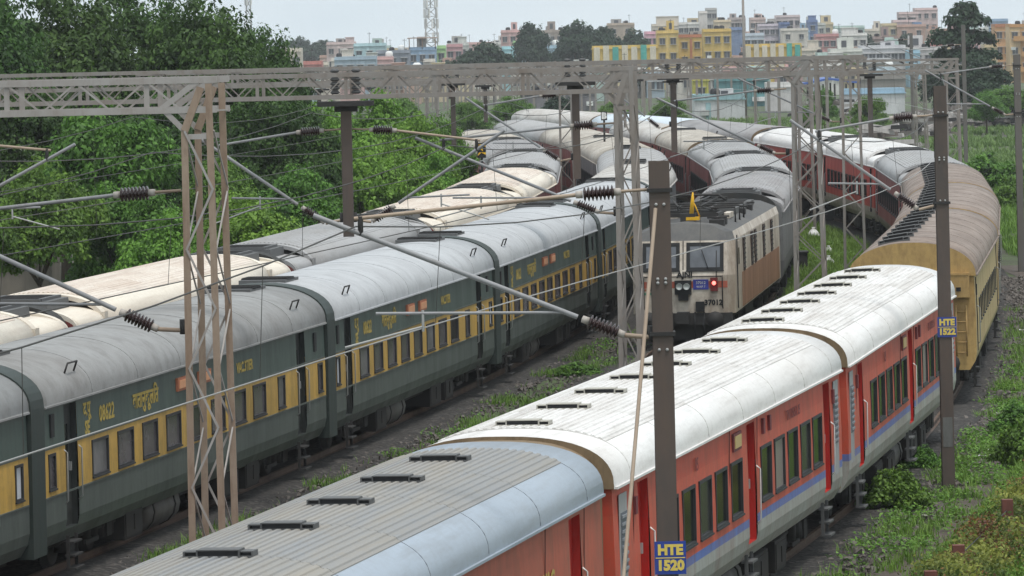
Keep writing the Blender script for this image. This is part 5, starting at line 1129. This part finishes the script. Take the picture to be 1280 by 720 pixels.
# ------------------------------------------------------------------ the town behind
M_BWIN = plain('far_window_dark', (0.07, 0.075, 0.085), 0.3, 0.5); M_BTRIM = plain('far_trim', (0.45, 0.44, 0.42), 0.7)
_wm = {}
def wallmat(c): return paint('wall_%02x%02x%02x' % tuple(int(255 * min(1, x)) for x in c), c, 0.8, tuple(x * 0.5 for x in c), 0.45, world=True, stretch=(0.5, 0.5, 0.12), fine=0.8)
def building(x0, x1, ytop, d, col, label, rows=2, cols=3, dep=9.0, name='building', trim=None, tank=False, balc=False, rot=0.0, win=(1.1, 1.2), roofslab=None, hut=None, cat='building', wincol=None, open_=False):
    if d > 545 and cat == 'building': d *= 1.6
    pa, pb = at_d(x0, ytop, d), at_d(x1, ytop, d); W = abs(pb.x - pa.x); h = max(2.5, (pa.z + pb.z) / 2 - gz(d)); cx = (pa.x + pb.x) / 2
    if win[0] < 3: rows, cols = 5, max(cols, int(W / 2.7))
    root = thing(name, label, cat, Matrix.Translation((cx, d, gz(d))) @ RZ(rot)); wm = wallmat(col)
    b = MB(); b.box((0, dep / 2, h / 2), (W, dep, h)); link('wall', b.mesh('wall', wm), root)
    b = MB(); tm = wallmat(trim or tuple(min(0.8, x * 1.15) for x in col))
    for s in (-1, 1): b.box((s * (W / 2 - 0.1), dep / 2, h + 0.25), (0.2, dep, 0.5))
    b.box((0, 0.1, h + 0.253), (W - 0.4, 0.2, 0.506)); b.box((0, dep - 0.1, h + 0.253), (W - 0.4, 0.2, 0.506)); b.box((0, -0.09, h - 0.06), (W + 0.3, 0.18, 0.14)); link('parapet', b.mesh('parapet', tm), root)
    st = 3.1; n = min(rows, max(1, int(h / st)))
    key = ('bwin', win)
    wmsh = cached(key, lambda: (lambda b: (b.box((0, 0, 0), (win[0], 0.10, win[1]), 0), b.box((0, -0.06, -win[1] / 2 - 0.06), (win[0] + 0.3, 0.22, 0.1), 1), b.box((0, -0.10, win[1] / 2 + 0.12), (win[0] + 0.4, 0.3, 0.09), 1), b.box((0, -0.055, 0), (0.06, 0.02, win[1]), 1), b.mesh('window', [M_BWIN, M_BTRIM]))[-1])(MB()))
    for r in range(n):
        z = h - 1.75 - r * st
        if z < 1.0: break
        for c in range(cols):
            x = -W / 2 + W * (c + 0.5) / cols
            if win[0] > W / cols * 0.8: continue
            link('window', wmsh, root, T(x, -0.052, z))
        if balc and r % 1 == 0:
            b = MB(); b.box((0, -0.55, 0), (W * 0.55, 1.1, 0.14)); b.box((0, -1.06, 0.5), (W * 0.55, 0.08, 0.9)); link('balcony', b.mesh('balcony', tm), root, T(W * 0.12 * (1 if r % 2 else -1), 0, z - 1.1))
    if tank:
        b = MB(); b.lathe([(0.0, 0), (0.7, 0), (0.72, 1.2), (0.45, 1.5), (0.0, 1.52)], 10); link('water_tank', b.mesh('water_tank', M_BLACK if tank == 'black' else M_WHITE), root, T(W * 0.25, dep * 0.4, h))
    if hut:
        b = MB(); b.box((0, 0, hut[2] / 2), (hut[1], dep * 0.5, hut[2])); b.box((0, 0, hut[2] + 0.06), (hut[1] + 0.3, dep * 0.5 + 0.3, 0.12)); link('stair_head', b.mesh('stair_head', tm), root, T(hut[0] * W, dep * 0.4, h))
    gg = random.Random(int(x0 * 7 + d)); nm = wallmat((0.42, 0.40, 0.38))
    if win[0] < 3 and W > 4:
        for _ in range(gg.randrange(0, 3)):
            sx, hh = gg.uniform(1.2, min(4.0, W * 0.45)), gg.uniform(1.0, 2.8); b = MB(); b.box((0, 0, hh / 2), (sx, 2.5, hh)); b.box((0, -1.28, hh * 0.55), (sx * 0.4, 0.06, hh * 0.5), 1)
            link('stair_head', b.mesh('stair_head', [gg.choice((wm, tm, nm)), M_BWIN]), root, T(gg.uniform(-0.4, 0.4) * (W - sx), dep * gg.uniform(0.2, 0.7), h))
        for _ in range(gg.randrange(0, 3)):
            link('water_tank', cached('wtank', lambda: (lambda q: (q.lathe([(0.0, 0), (0.55, 0), (0.57, 0.9), (0.35, 1.15), (0.0, 1.17)], 10), q.mesh('water_tank', M_BLACK))[1])(MB())), root, T(gg.uniform(-0.42, 0.42) * W, dep * gg.uniform(0.15, 0.6), h))
        if gg.random() < 0.6:
            b = MB(); b.box((0, 0, 1.4), (0.09, 0.09, 2.8)); b.box((0, 0, 2.5), (0.9, 0.06, 0.06)); link('aerial', b.mesh('aerial', M_STEEL), root, T(gg.uniform(-0.4, 0.4) * W, dep * 0.3, h))
        for _ in range(gg.randrange(1, 4)):
            link('air_conditioner', cached('acu', lambda: (lambda q: (q.box((0, -0.25, 0), (0.9, 0.5, 0.6)), q.mesh('air_conditioner', M_WHITE))[1])(MB())), root, T(gg.uniform(-0.42, 0.42) * W, 0, max(1.0, h - gg.uniform(2.6, 8))))
        b = MB(); pw = gg.uniform(0.25, 0.5); b.box((0, -0.02, h / 2 - 0.2), (W * pw * 0.25, 0.07, h - 0.4)); link('pilaster', b.mesh('pilaster', tm), root, T(gg.uniform(-0.3, 0.3) * W, 0, 0))
    if roofslab:
        b = MB(); b.box((0, dep * 0.4, 0), (W * 1.1, dep, 0.18))
        for sx in (-0.48, 0, 0.48): b.box((W * sx, 0.1, -1.2), (0.2, 0.2, 2.4))
        link('roof_canopy', b.mesh('roof_canopy', wallmat(roofslab)), root, T(0, 0, h + 2.4))
    return root
CR, PK, YL, BL, WH, BR = (0.58, 0.52, 0.44), (0.58, 0.38, 0.36), (0.58, 0.43, 0.15), (0.30, 0.42, 0.55), (0.62, 0.60, 0.57), (0.33, 0.25, 0.20)
for a in (
    (352, 376, 64, 560, CR, 'small cream house at the end of the tall trees', dict(rows=1, cols=2)), (374, 402, 80, 600, (0.48, 0.2, 0.17), 'low house with a faded red wall left of the blue houses', dict(rows=1, cols=2)),
    (408, 444, 55, 760, (0.55, 0.44, 0.42), 'pale pinkish block above the low houses on the left', dict(rows=2, cols=3, hut=(0.3, 2, 1.5))), (442, 482, 57, 660, (0.42, 0.56, 0.58), 'pale blue-green two-storey house with a flat overhanging roof', dict(rows=2, cols=3, balc=True)),
    (418, 470, 74, 590, (0.34, 0.42, 0.48), 'grey-blue low house in front of the blue-green one', dict(rows=1, cols=4)), (470, 512, 66, 640, (0.24, 0.26, 0.30), 'dark grey low house left of the lattice tower', dict(rows=1, cols=3, tank='white')),
    (511, 545, 62, 650, BL, 'sky-blue house under a brown roof canopy', dict(rows=1, cols=3, roofslab=(0.4, 0.28, 0.22))), (546, 557, 60, 655, (0.40, 0.60, 0.28), 'narrow lime green house', dict(rows=1, cols=1)), (558, 578, 58, 670, (0.52, 0.30, 0.31), 'dusty pink house beside the lime green one', dict(rows=1, cols=2)),
    (626, 656, 40, 760, PK, 'pink house with a flat roof left of the dark tree', dict(rows=2, cols=3)), (627, 645, 61, 660, (0.35, 0.58, 0.62), 'turquoise low house below the pink one', dict(rows=1, cols=1)), (641, 656, 54, 680, (0.38, 0.58, 0.30), 'pale green house by the dark tree', dict(rows=1, cols=1)),
    (676, 704, 40, 800, (0.36, 0.30, 0.26), 'brown block between the two dark trees', dict(rows=1, cols=3)), (664, 705, 60, 610, (0.36, 0.48, 0.56), 'light blue shed-like house between the trees', dict(rows=1, cols=4, tank='white')),
    (759, 793, 31, 860, (0.44, 0.36, 0.29), 'beige-brown block right of the big tree', dict(rows=2, cols=2)), (806, 824, 42, 700, (0.62, 0.36, 0.42), 'rose pink house left of the yellow ones', dict(rows=2, cols=2)),
    (821, 848, 41, 650, YL, 'yellow house, leftmost of the tall yellow group', dict(rows=3, cols=2)), (848, 879, 46, 655, (0.66, 0.46, 0.14), 'broad yellow house in the middle of the group', dict(rows=2, cols=2, trim=(0.5, 0.2, 0.1))), (879, 914, 39, 645, (0.60, 0.43, 0.13), 'bright yellow house with a tall stair wall at its right', dict(rows=3, cols=3)),
    (914, 929, 37, 660, (0.20, 0.26, 0.40), 'slate-blue narrow house beside the yellow group', dict(rows=3, cols=2)),
    (815, 848, 32, 850, CR, 'cream tower block with a small lift house', dict(rows=2, cols=4, hut=(0.1, 6.0, 2.4))), (848, 874, 30, 860, WH, 'white flats between two towers', dict(rows=2, cols=4)), (874, 884, 16, 865, (0.62, 0.58, 0.54), 'tall slim pale tower', dict(rows=3, cols=2)), (883, 896, 12, 875, (0.45, 0.44, 0.42), 'tallest grey slab tower', dict(rows=4, cols=2)),
    (893, 914, 27, 845, (0.60, 0.50, 0.36), 'sand-coloured flats right of the grey tower', dict(rows=2, cols=5, win=(0.8, 1.6))), (911, 932, 24, 880, (0.46, 0.40, 0.38), 'dull brown flats behind the tall lamp pole', dict(rows=2, cols=3)),
    (938, 957, 24, 870, (0.56, 0.44, 0.40), 'dusty pink flats right of the lamp pole', dict(rows=3, cols=3)), (930, 955, 44, 700, (0.50, 0.55, 0.60), 'white-roofed blue house below the pink flats', dict(rows=2, cols=3)), (948, 976, 32, 860, (0.56, 0.50, 0.54), 'lilac-grey flats with many windows', dict(rows=4, cols=4)),
    (970, 1000, 21, 880, (0.56, 0.48, 0.47), 'pale rose tower with a blue stair strip', dict(rows=4, cols=4)), (975, 987, 30, 855, (0.13, 0.18, 0.33), 'dark blue stair tower', dict(rows=1, cols=1)), (993, 1012, 40, 850, (0.26, 0.38, 0.50), 'teal-blue flats beside the dark blue stair tower', dict(rows=2, cols=3)), (1010, 1022, 27, 870, (0.16, 0.22, 0.38), 'blue tower with a square opening on top', dict(rows=2, cols=1, hut=(0.0, 2.0, 1.6))), (1000, 1032, 31, 900, (0.50, 0.50, 0.46), 'grey-green flats right of the rose tower', dict(rows=3, cols=3)),
    (1020, 1054, 45, 720, (0.50, 0.26, 0.25), 'house with a red-pink parapet', dict(rows=3, cols=4, tank='white')), (1052, 1084, 44, 690, WH, 'white house with a terrace', dict(rows=2, cols=3, hut=(-0.2, 3, 1.6))), (1038, 1078, 64, 600, (0.60, 0.60, 0.55), 'white block of flats behind the grey shed', dict(rows=4, cols=4, balc=True)), (1076, 1132, 60, 610, (0.58, 0.57, 0.58), 'long white flats with open balconies', dict(rows=4, cols=6, balc=True)),
    (1092, 1122, 48, 720, (0.30, 0.22, 0.20), 'brown low house among roof trees', dict(rows=1, cols=3)), (1117, 1146, 27, 850, (0.60, 0.46, 0.44), 'stepped pink flats, lower wing', dict(rows=3, cols=4)), (1124, 1148, 17, 870, (0.58, 0.45, 0.43), 'stepped pink flats, middle wing', dict(rows=3, cols=2)), (1144, 1172, 12, 880, (0.60, 0.46, 0.44), 'stepped pink flats, tallest wing', dict(rows=4, cols=3)), (1143, 1152, 30, 845, (0.16, 0.24, 0.38), 'blue stair strip on the pink flats', dict(rows=1, cols=1)),
    (1130, 1178, 62, 620, (0.56, 0.53, 0.52), 'pale flats behind the brown mast top', dict(rows=4, cols=4, balc=True)), (1136, 1150, 66, 600, (0.35, 0.52, 0.62), 'light blue balcony tower between white flats', dict(rows=4, cols=1, balc=True)), (1166, 1178, 52, 640, (0.40, 0.16, 0.14), 'small brick-red roof house', dict(rows=1, cols=1)),
    (1244, 1264, 33, 640, (0.62, 0.36, 0.18), 'orange-trimmed flats right of the great tree', dict(rows=4, cols=2, trim=(0.45, 0.2, 0.1))), (1262, 1300, 33, 630, (0.64, 0.46, 0.26), 'peach flats at the right edge', dict(rows=4, cols=3, balc=True, trim=(0.55, 0.30, 0.12))), (1240, 1260, 26, 760, (0.30, 0.40, 0.52), 'blue house peeping over the orange flats', dict(rows=2, cols=2)),
    ):
    building(*a[:6], **a[6])
for a in ((650, 745, 117, 690, (0.17, 0.16, 0.17), 'long grey depot shed left of the grey lattice column', dict(cols=8, dep=10)),):
    building(*a[:6], name='depot_shed', cat='shed', **a[6])
# striped yellow and teal compound wall
for (x0, x1, yt, lab) in ((740, 822, 60, 'long yellow compound wall with teal and white panels, left part'), (930, 1002, 58, 'yellow compound wall with teal columns, right part')):
    r = building(x0, x1, yt, 900, (0.62, 0.44, 0.13), lab, rows=1, cols=1, dep=1.0, name='compound_wall', cat='wall', win=(90, 1)); W = abs(at_d(x1, yt, 900).x - at_d(x0, yt, 900).x); h = at_d((x0 + x1) / 2, yt, 900).z - gz(900)
    for k in range(7):
        m = wallmat((0.10, 0.42, 0.36)) if k in ((2, 5) if x0 < 800 else (5, 6)) else wallmat((0.66, 0.60, 0.48))
        b = MB(); b.box((0, -0.1, 0), (W / 11, 0.2, h * 0.5)); link('panel', b.mesh('panel', m), r, T(-W / 2 + W * (k + 0.5) / 7, 0, h - h * 0.25 + (0.5 if k % 2 else 0.2)))
# sheds and walls by the yard
building(1055, 1131, 117, 590, (0.60, 0.60, 0.60), 'low white shed wall with a blue coping', rows=1, cols=1, dep=6, name='white_shed', cat='shed', trim=(0.35, 0.50, 0.62), win=(90, 1))
building(868, 931, 124, 560, (0.58, 0.58, 0.58), 'long white shed behind the masts', rows=1, cols=3, dep=8, name='white_shed', cat='shed', trim=(0.30, 0.44, 0.46), win=(2.0, 2.2))
building(958, 1000, 108, 640, (0.58, 0.56, 0.54), 'white plastered wall left of the blue canopy', rows=1, cols=1, dep=5, name='white_shed', cat='shed', win=(90, 1))
building(895, 960, 100, 700, (0.12, 0.26, 0.27), 'dark teal shed behind the masts', rows=1, cols=5, dep=8, name='teal_shed', cat='shed', win=(1.2, 1.4)); building(866, 886, 100, 720, (0.5, 0.46, 0.10), 'small yellow-green hut behind the white shed', rows=1, cols=1, dep=5, name='hut', cat='hut')
building(1073, 1132, 98, 760, (0.25, 0.23, 0.21), 'long grey weathered wall above the white shed', rows=1, cols=1, dep=2, name='boundary_wall', cat='wall', win=(90, 1))
def canopy():
    a, b_ = at_d(995, 100, 620), at_d(1073, 97, 620); z = (a.z + b_.z) / 2 - gz(620); root = thing('platform_canopy', 'open shed with a bright blue sloping roof', 'canopy', Matrix.Translation(((a.x + b_.x) / 2, 620, gz(620)))); W = b_.x - a.x
    m = MB(); m.poly([(-W / 2, -3, z - 0.5), (0, -3, z + 0.15), (W / 2, -3, z - 0.4), (W / 2, -3, z - 0.65), (0, -3, z - 0.1), (-W / 2, -3, z - 0.75)])
    for (x0, z0, x1, z1) in ((-W / 2, z - 0.5, 0, z + 0.15), (0, z + 0.15, W / 2, z - 0.4)): m.quad((x0, -3, z0), (x1, -3, z1), (x1, 6, z1), (x0, 6, z0))
    link('roof', m.mesh('roof', paint('canopy_blue', (0.05, 0.12, 0.40), 0.5, (0.1, 0.12, 0.2), 0.3)), root)
    for k in range(6):
        for y in (-2.8, 5.5): link('post', cached('canpost', lambda: (lambda q: (q.box((0, 0, (z - 0.6) / 2), (0.22, 0.22, z - 0.6)), q.mesh('post', M_STEEL))[1])(MB())), root, T(-W / 2 + 0.3 + (W - 0.6) * k / 5, y, 0))
canopy()
# towers and tall pole
def tower(x, ytop, d, wpx, label, heads):
    d *= 1.5; top = at_d(x, ytop, d); z0 = gz(d); root = thing('telecom_tower', label, 'tower', Matrix.Translation((top.x, d, z0))); inv = MW[root.name].inverted(); hw = wpx * d / F / 2; n = 12
    def C(sx, sy, f): k = hw * (1.5 - 0.7 * f); return (top.x + sx * k, d + sy * k, z0 + (top.z - z0) * f)
    for sx in (-1, 1):
        for sy in (-1, 1): bar('leg', C(sx, sy, 0), C(sx, sy, 1), 0.22, 0.22, M_LIGHTSTEEL, root, 'box', inv)
    for k in range(n):
        for sy in (-1, 1):
            s = 1 if k % 2 else -1; bar('brace', C(-s, sy, k / n), C(s, sy, (k + 1) / n), 0.12, 0.12, M_LIGHTSTEEL, root, 'box', inv); bar('brace', C(s, sy, k / n), C(-s, sy, (k + 1) / n), 0.12, 0.12, M_LIGHTSTEEL, root, 'box', inv)
            bar('brace', C(-1, sy, k / n), C(1, sy, k / n), 0.12, 0.12, M_LIGHTSTEEL, root, 'box', inv)
    for f in heads:
        for q in range(5):
            an = q * 1.26 + f * 9; b = MB(); b.box((0, 0, 0), (0.35, 0.25, 2.0)); link('antenna', cached('ant', lambda: b.mesh('antenna', M_WHITE)), root, T(math.cos(an) * hw * 1.3, math.sin(an) * hw * 1.3, (top.z - z0) * f) @ RZ(an))
tower(538, -12, 700, 13, 'pale lattice telecom tower hung with white antennas', (0.55, 0.68, 0.78, 0.88, 0.96)); tower(310, -12, 760, 6, 'slim lattice tower above the tall trees', (0.9,))
p = at_z(932, 150, 0); b = MB(); hp = H - ray(929, -20)[1] * p.y - p.z; b.tube([(0, 0, 0), (0, 0, hp)], 0.2, 10, rs=[0.22, 0.13]); b.box((0, 0, 0.2), (0.8, 0.8, 0.4)); tp = link('lamp_pole', b.mesh('lamp_pole', M_GREYST), None, T(p.x, p.y, p.z)); tag(tp, 'very tall grey pole rising out of the frame above the yellow houses', 'pole')
# trees in and before the town
gtt = 'trees among the houses'
for (kind, x, yt, d, wpx, lab) in (('far', 605, 52, 540, 70, 'low bushy tree left of the turquoise house'), ('far', 664, 25, 620, 44, 'narrow dark tree rising between pink and brown houses'), ('far', 722, 26, 600, 62, 'broad round dark tree in the middle of the skyline'), ('far', 752, 30, 620, 44, 'dark tree joined to the right of the broad round one'), ('far', 793, 36, 640, 44, 'small dark tree before the beige block'),
    ('umbrella', 1206, 4, 520, 96, 'great dark layered tree towering over the right-hand flats'), ('far', 1226, 70, 500, 70, 'dark tree at the foot of the great layered tree'), ('far', 1180, 78, 505, 60, 'dark tree left of the foot of the great layered tree'), ('far', 375, 46, 900, 40, 'hazy tree on the horizon beyond the tall row'), ('far', 402, 48, 920, 46, 'hazy tree on the horizon left of the pinkish block'), ('far', 1085, 42, 730, 22, 'tree on a terrace between white and brown houses'), ('far', 1132, 40, 740, 28, 'tree growing before the stepped pink flats'),
    ('mid', 1030, 108, 480, 34, 'small green tree under the blue canopy'), ('mid', 1052, 66, 560, 40, 'thin tree in front of the white block'), ('mid', 1085, 118, 430, 44, 'green bush-like tree before the white shed'), ('mid', 1260, 105, 470, 70, 'green tree on the bank at the right edge'), ('mid', 1232, 112, 440, 50, 'low green tree on the bank'), ('mid', 1010, 130, 420, 40, 'low tree between masts left of the white shed'), ('far', 560, 76, 600, 60, 'dark tree below the lime green house'), ('far', 470, 88, 560, 60, 'dark tree in front of the blue-grey houses'), ('far', 700, 84, 560, 70, 'dark tree behind the boom below the light blue house'), ('far', 790, 84, 560, 60, 'dark tree behind the gantry knee'), ('mid', 500, 118, 420, 60, 'green tree in the yard right of the pale green trees'), ('mid', 640, 116, 460, 54, 'green tree in the yard behind the red signal'), ('mid', 590, 122, 430, 50, 'low green tree left of the red signal'), ('far', 700, 118, 480, 44, 'dull tree behind the third gantry drop arm'), ('mid', 835, 122, 450, 46, 'green tree behind the fourth gantry drop arm'), ('mid', 770, 122, 470, 40, 'low green tree between the two gantry legs')):
    tree_px(kind, x, yt, d * (1.55 if d > 530 else 1.0), wpx, lab, group=gtt)
# scrap and old sleepers on the bank
def heap(x0, x1, y, n, seed, label):
    g = random.Random(seed); pa, pb = at_z(x0, y, 0), at_z(x1, y, 0); root = thing('scrap_heap', label, 'scrap heap', Matrix.Translation(pa))
    mats = [paint('old_sleeper', (0.24, 0.21, 0.19), 0.9, (0.1, 0.08, 0.07), 0.6, world=True), paint('pale_concrete', (0.50, 0.47, 0.45), 0.9, (0.25, 0.22, 0.2), 0.5, world=True), M_STEEL]
    ms = [cached(('scr', k), lambda k=k: (lambda b: (b.box((0, 0, 0), (2.8, 0.34, 0.3), 0, taper=0.95), b.mesh('old_sleeper', mats[k]))[1])(MB())) for k in range(3)]
    for i in range(n):
        f = g.random(); link('old_sleeper', ms[g.randrange(3)], root, T((pb.x - pa.x) * f, g.uniform(-3, 3), 0.2 + g.random() ** 1.4 * 2.0) @ RZ(g.uniform(-0.9, 0.9)) @ Matrix.Rotation(g.uniform(-.2, .2), 4, 'Y'))
heap(1135, 1182, 172, 90, 1, 'heap of old sleepers left of the brown mast'); heap(1190, 1300, 162, 210, 2, 'long heap of grey sleepers and scrap on the right bank'); heap(1090, 1130, 198, 26, 4, 'pale concrete pieces behind the bend in the brown roofs'); heap(1000, 1060, 150, 34, 5, 'dark scrap in front of the blue canopy')
# boards, litter, boxes
def board(x, y, d, wd, h, zmid, label, mat, txt=None, tm=None, sz=0.4):
    p = at_d(x, y, d); root = thing('track_sign', label, 'sign', T(p.x, d, 0)); b = MB(); b.box((0, 0, 0), (wd, 0.05, h)); pn = link('panel', b.mesh('panel', mat), root, T(0, 0, p.z))
    b = MB(); b.box((0, 0.08, p.z / 2), (0.1, 0.1, p.z + h * 0.5)); link('post', b.mesh('post', M_STEEL), root)
    if txt: link('lettering', text_mesh(txt, sz, tm, 0.03), pn, T(0, -0.03, 0) @ FACE_R)
board(602, 188, 210, 0.36, 0.62, 0, 'black board with a yellow sigma-like mark beside the left-hand curve', M_BLACK, 'Σ', plain('sign_yellow', (0.8, 0.45, 0.02), 0.5), 0.52)
board(755, 145, 245, 0.3, 0.42, 0, 'small dark board with white squares in front of the pale roofs', M_BLACK, 'B', M_WHITE, 0.4)
b = MB(); b.box((0, 0, 2.2), (0.12, 0.12, 4.4), 0); b.box((0, -0.1, 4.2), (0.5, 0.3, 0.9), 0); sgp = at_z(618, 152, 0); sg_ = thing('rail_signal', 'railway signal showing a red light over the left-hand curve', 'signal', T(sgp.x, sgp.y, 0)); link('post', b.mesh('post', M_BLACK), sg_)
b = MB(); b.lathe([(0.0, -0.08), (0.14, -0.06), (0.16, 0.0)], 10, 0, 'y'); link('lamp', b.mesh('lamp', plain('signal_red', (0.8, 0.05, 0.04), 0.3, emit=((1.0, 0.08, 0.05), 5.0))), sg_, T(0, -0.26, 4.2))
def bag(x, y, r, label, mat, seed, cat='litter'):
    g = random.Random(seed); p = at_z(x, y, 0); b = MB(); b.lathe([(0.0, 0.0), (r * 0.9, 0.02), (r, r * 0.5), (r * 0.6, r * 1.1), (r * 0.2, r * 1.5), (r * 0.3, r * 1.7), (0.0, r * 1.65)], 9)
    b.v = [(v[0] * (1 + g.uniform(-.2, .2)), v[1] * (1 + g.uniform(-.2, .2)), v[2]) for v in b.v]; o = link('litter_bag', b.mesh('litter_bag', mat), None, T(*p)); tag(o, label, cat)
bag(1017, 298, 0.3, 'white plastic sheet lying in the grass strip', M_WHITE, 1); bag(1036, 318, 0.22, 'white bag nearest the grey lattice legs', M_WHITE, 2); bag(1036, 332, 0.24, 'small white bag just above the white coach roof', M_WHITE, 3)
def box_thing(x, y, s, label, mat):
    p = at_z(x, y, 0); b = MB(); b.box((0, 0, s[2] / 2), s); b.box((0, 0, s[2] + 0.03), (s[0] + 0.1, s[1] + 0.1, 0.06)); b.box((0, -s[1] / 2 - 0.02, s[2] * 0.5), (s[0] * 0.8, 0.03, s[2] * 0.7)); o = link('trackside_box', b.mesh('trackside_box', mat), None, T(*p)); tag(o, label, 'equipment box')
box_thing(990, 338, (1.2, 0.9, 0.7), 'dark steel box in the grass beside the loco', M_STEEL); box_thing(1037, 278, (0.8, 0.6, 0.6), 'dark box by the red coaches on the grass strip', M_STEEL); box_thing(1012, 236, (0.9, 0.6, 0.9), 'bluish box by the far red coaches', plain('box_blue', (0.16, 0.18, 0.28), 0.6))
# flat litter along the red train
g = random.Random(8)
for i, dd in enumerate(sorted(g.uniform(100, 165) for _ in range(26))):
    pass; p = T1.pt(dd, g.uniform(1.9, 3.6), 0.05); r_ = g.uniform(0.1, 0.3); b = MB(); b.poly([(r_ * math.cos(k * 1.05) * g.uniform(.6, 1.3), r_ * math.sin(k * 1.05) * g.uniform(.5, 1), g.uniform(0, .05)) for k in range(6)])
    o = link('paper_scrap', b.mesh('paper_scrap', M_WHITE if i % 3 else M_VENTEND), None, T(*p)); tag(o, 'pale litter scrap on the stones beside the red train, %s from the near end' % ORD[i], 'litter', 'litter scraps along the red train')
# low hut between the left-hand trees
building(-30, 62, 318, 172, (0.22, 0.19, 0.16), 'low weathered hut under the trees at the left edge', rows=1, cols=4, dep=4, name='hut', cat='hut', win=(0.9, 0.8))

# rows of smaller houses that close the view between the named ones
g = random.Random(21); gfh = 'small houses of the far town'; fill = []
cols_ = [CR, PK, WH, (0.50, 0.50, 0.47), (0.42, 0.50, 0.55), (0.55, 0.46, 0.30), (0.48, 0.32, 0.26), (0.44, 0.54, 0.50), (0.60, 0.56, 0.50)]
x = 340
while x < 1290:
    wpx = g.uniform(16, 40); base = 72 - 0.0227 * (x - 640)
    fill.append((x, x + wpx, base - g.uniform(6, 20) - (14 if x > 800 else 0), g.uniform(1250, 1500), g.choice(cols_))); x += wpx * g.uniform(0.75, 1.15)
x = 345
while x < 1290:
    wpx = g.uniform(14, 34); base = 84 - 0.0227 * (x - 640); fill.append((x, x + wpx, base - g.uniform(2, 14), g.uniform(960, 1120), g.choice(cols_))); x += wpx * g.uniform(0.8, 1.5)
x = 350
while x < 1100:
    wpx = g.uniform(14, 34); base = 100 - 0.0227 * (x - 640); fill.append((x, x + wpx, base - g.uniform(2, 14), g.uniform(780, 900), g.choice(cols_))); x += wpx * g.uniform(0.8, 1.4)
fill.sort()
cn_ = {0: 'cream', 1: 'pinkish', 2: 'white', 3: 'grey', 4: 'grey-blue', 5: 'sandy', 6: 'brownish', 7: 'pale green', 8: 'off-white'}
for i, (xa, xb, yt, d, c) in enumerate(fill):
    near = 'nearer' if d < 1200 else 'farther'
    building(xa, xb, yt, d, c, 'small %s house in the %s row of the far town, %s from the left' % (cn_[cols_.index(c)], near, ('one hundred and ' + ORD[i - 100]) if i >= 100 else (ORD[i] if i < len(ORD) else ('eightieth' if i == 79 else 'ninetieth' if i == 89 else ('eighty-' if i < 89 else 'ninety-') + ORD[(i + 1) % 10 - 1] if i != 99 else 'hundredth'))), cols=2, dep=8, cat='house', name='house', tank='white' if i % 5 == 0 else False, hut=(0.2, 2.2, 2.0) if i % 4 == 1 else None)
# ------------------------------------------------------------------ air: thin haze over the whole scene
hz = bpy.data.materials.new('haze'); hz.use_nodes = True; ht = hz.node_tree; ht.nodes.clear()
ho = ht.nodes.new('ShaderNodeOutputMaterial'); hv = ht.nodes.new('ShaderNodeVolumePrincipled')
hv.inputs['Color'].default_value = (0.97, 0.98, 1.0, 1); hv.inputs['Density'].default_value = 0.00014; hv.inputs['Anisotropy'].default_value = 0.2
ht.links.new(hv.outputs[0], ho.inputs['Volume'])
b = MB(); b.box((0, 1200, 6), (3020, 2820, 48)); o = link('haze', b.mesh('haze', hz)); o['kind'] = 'stuff'
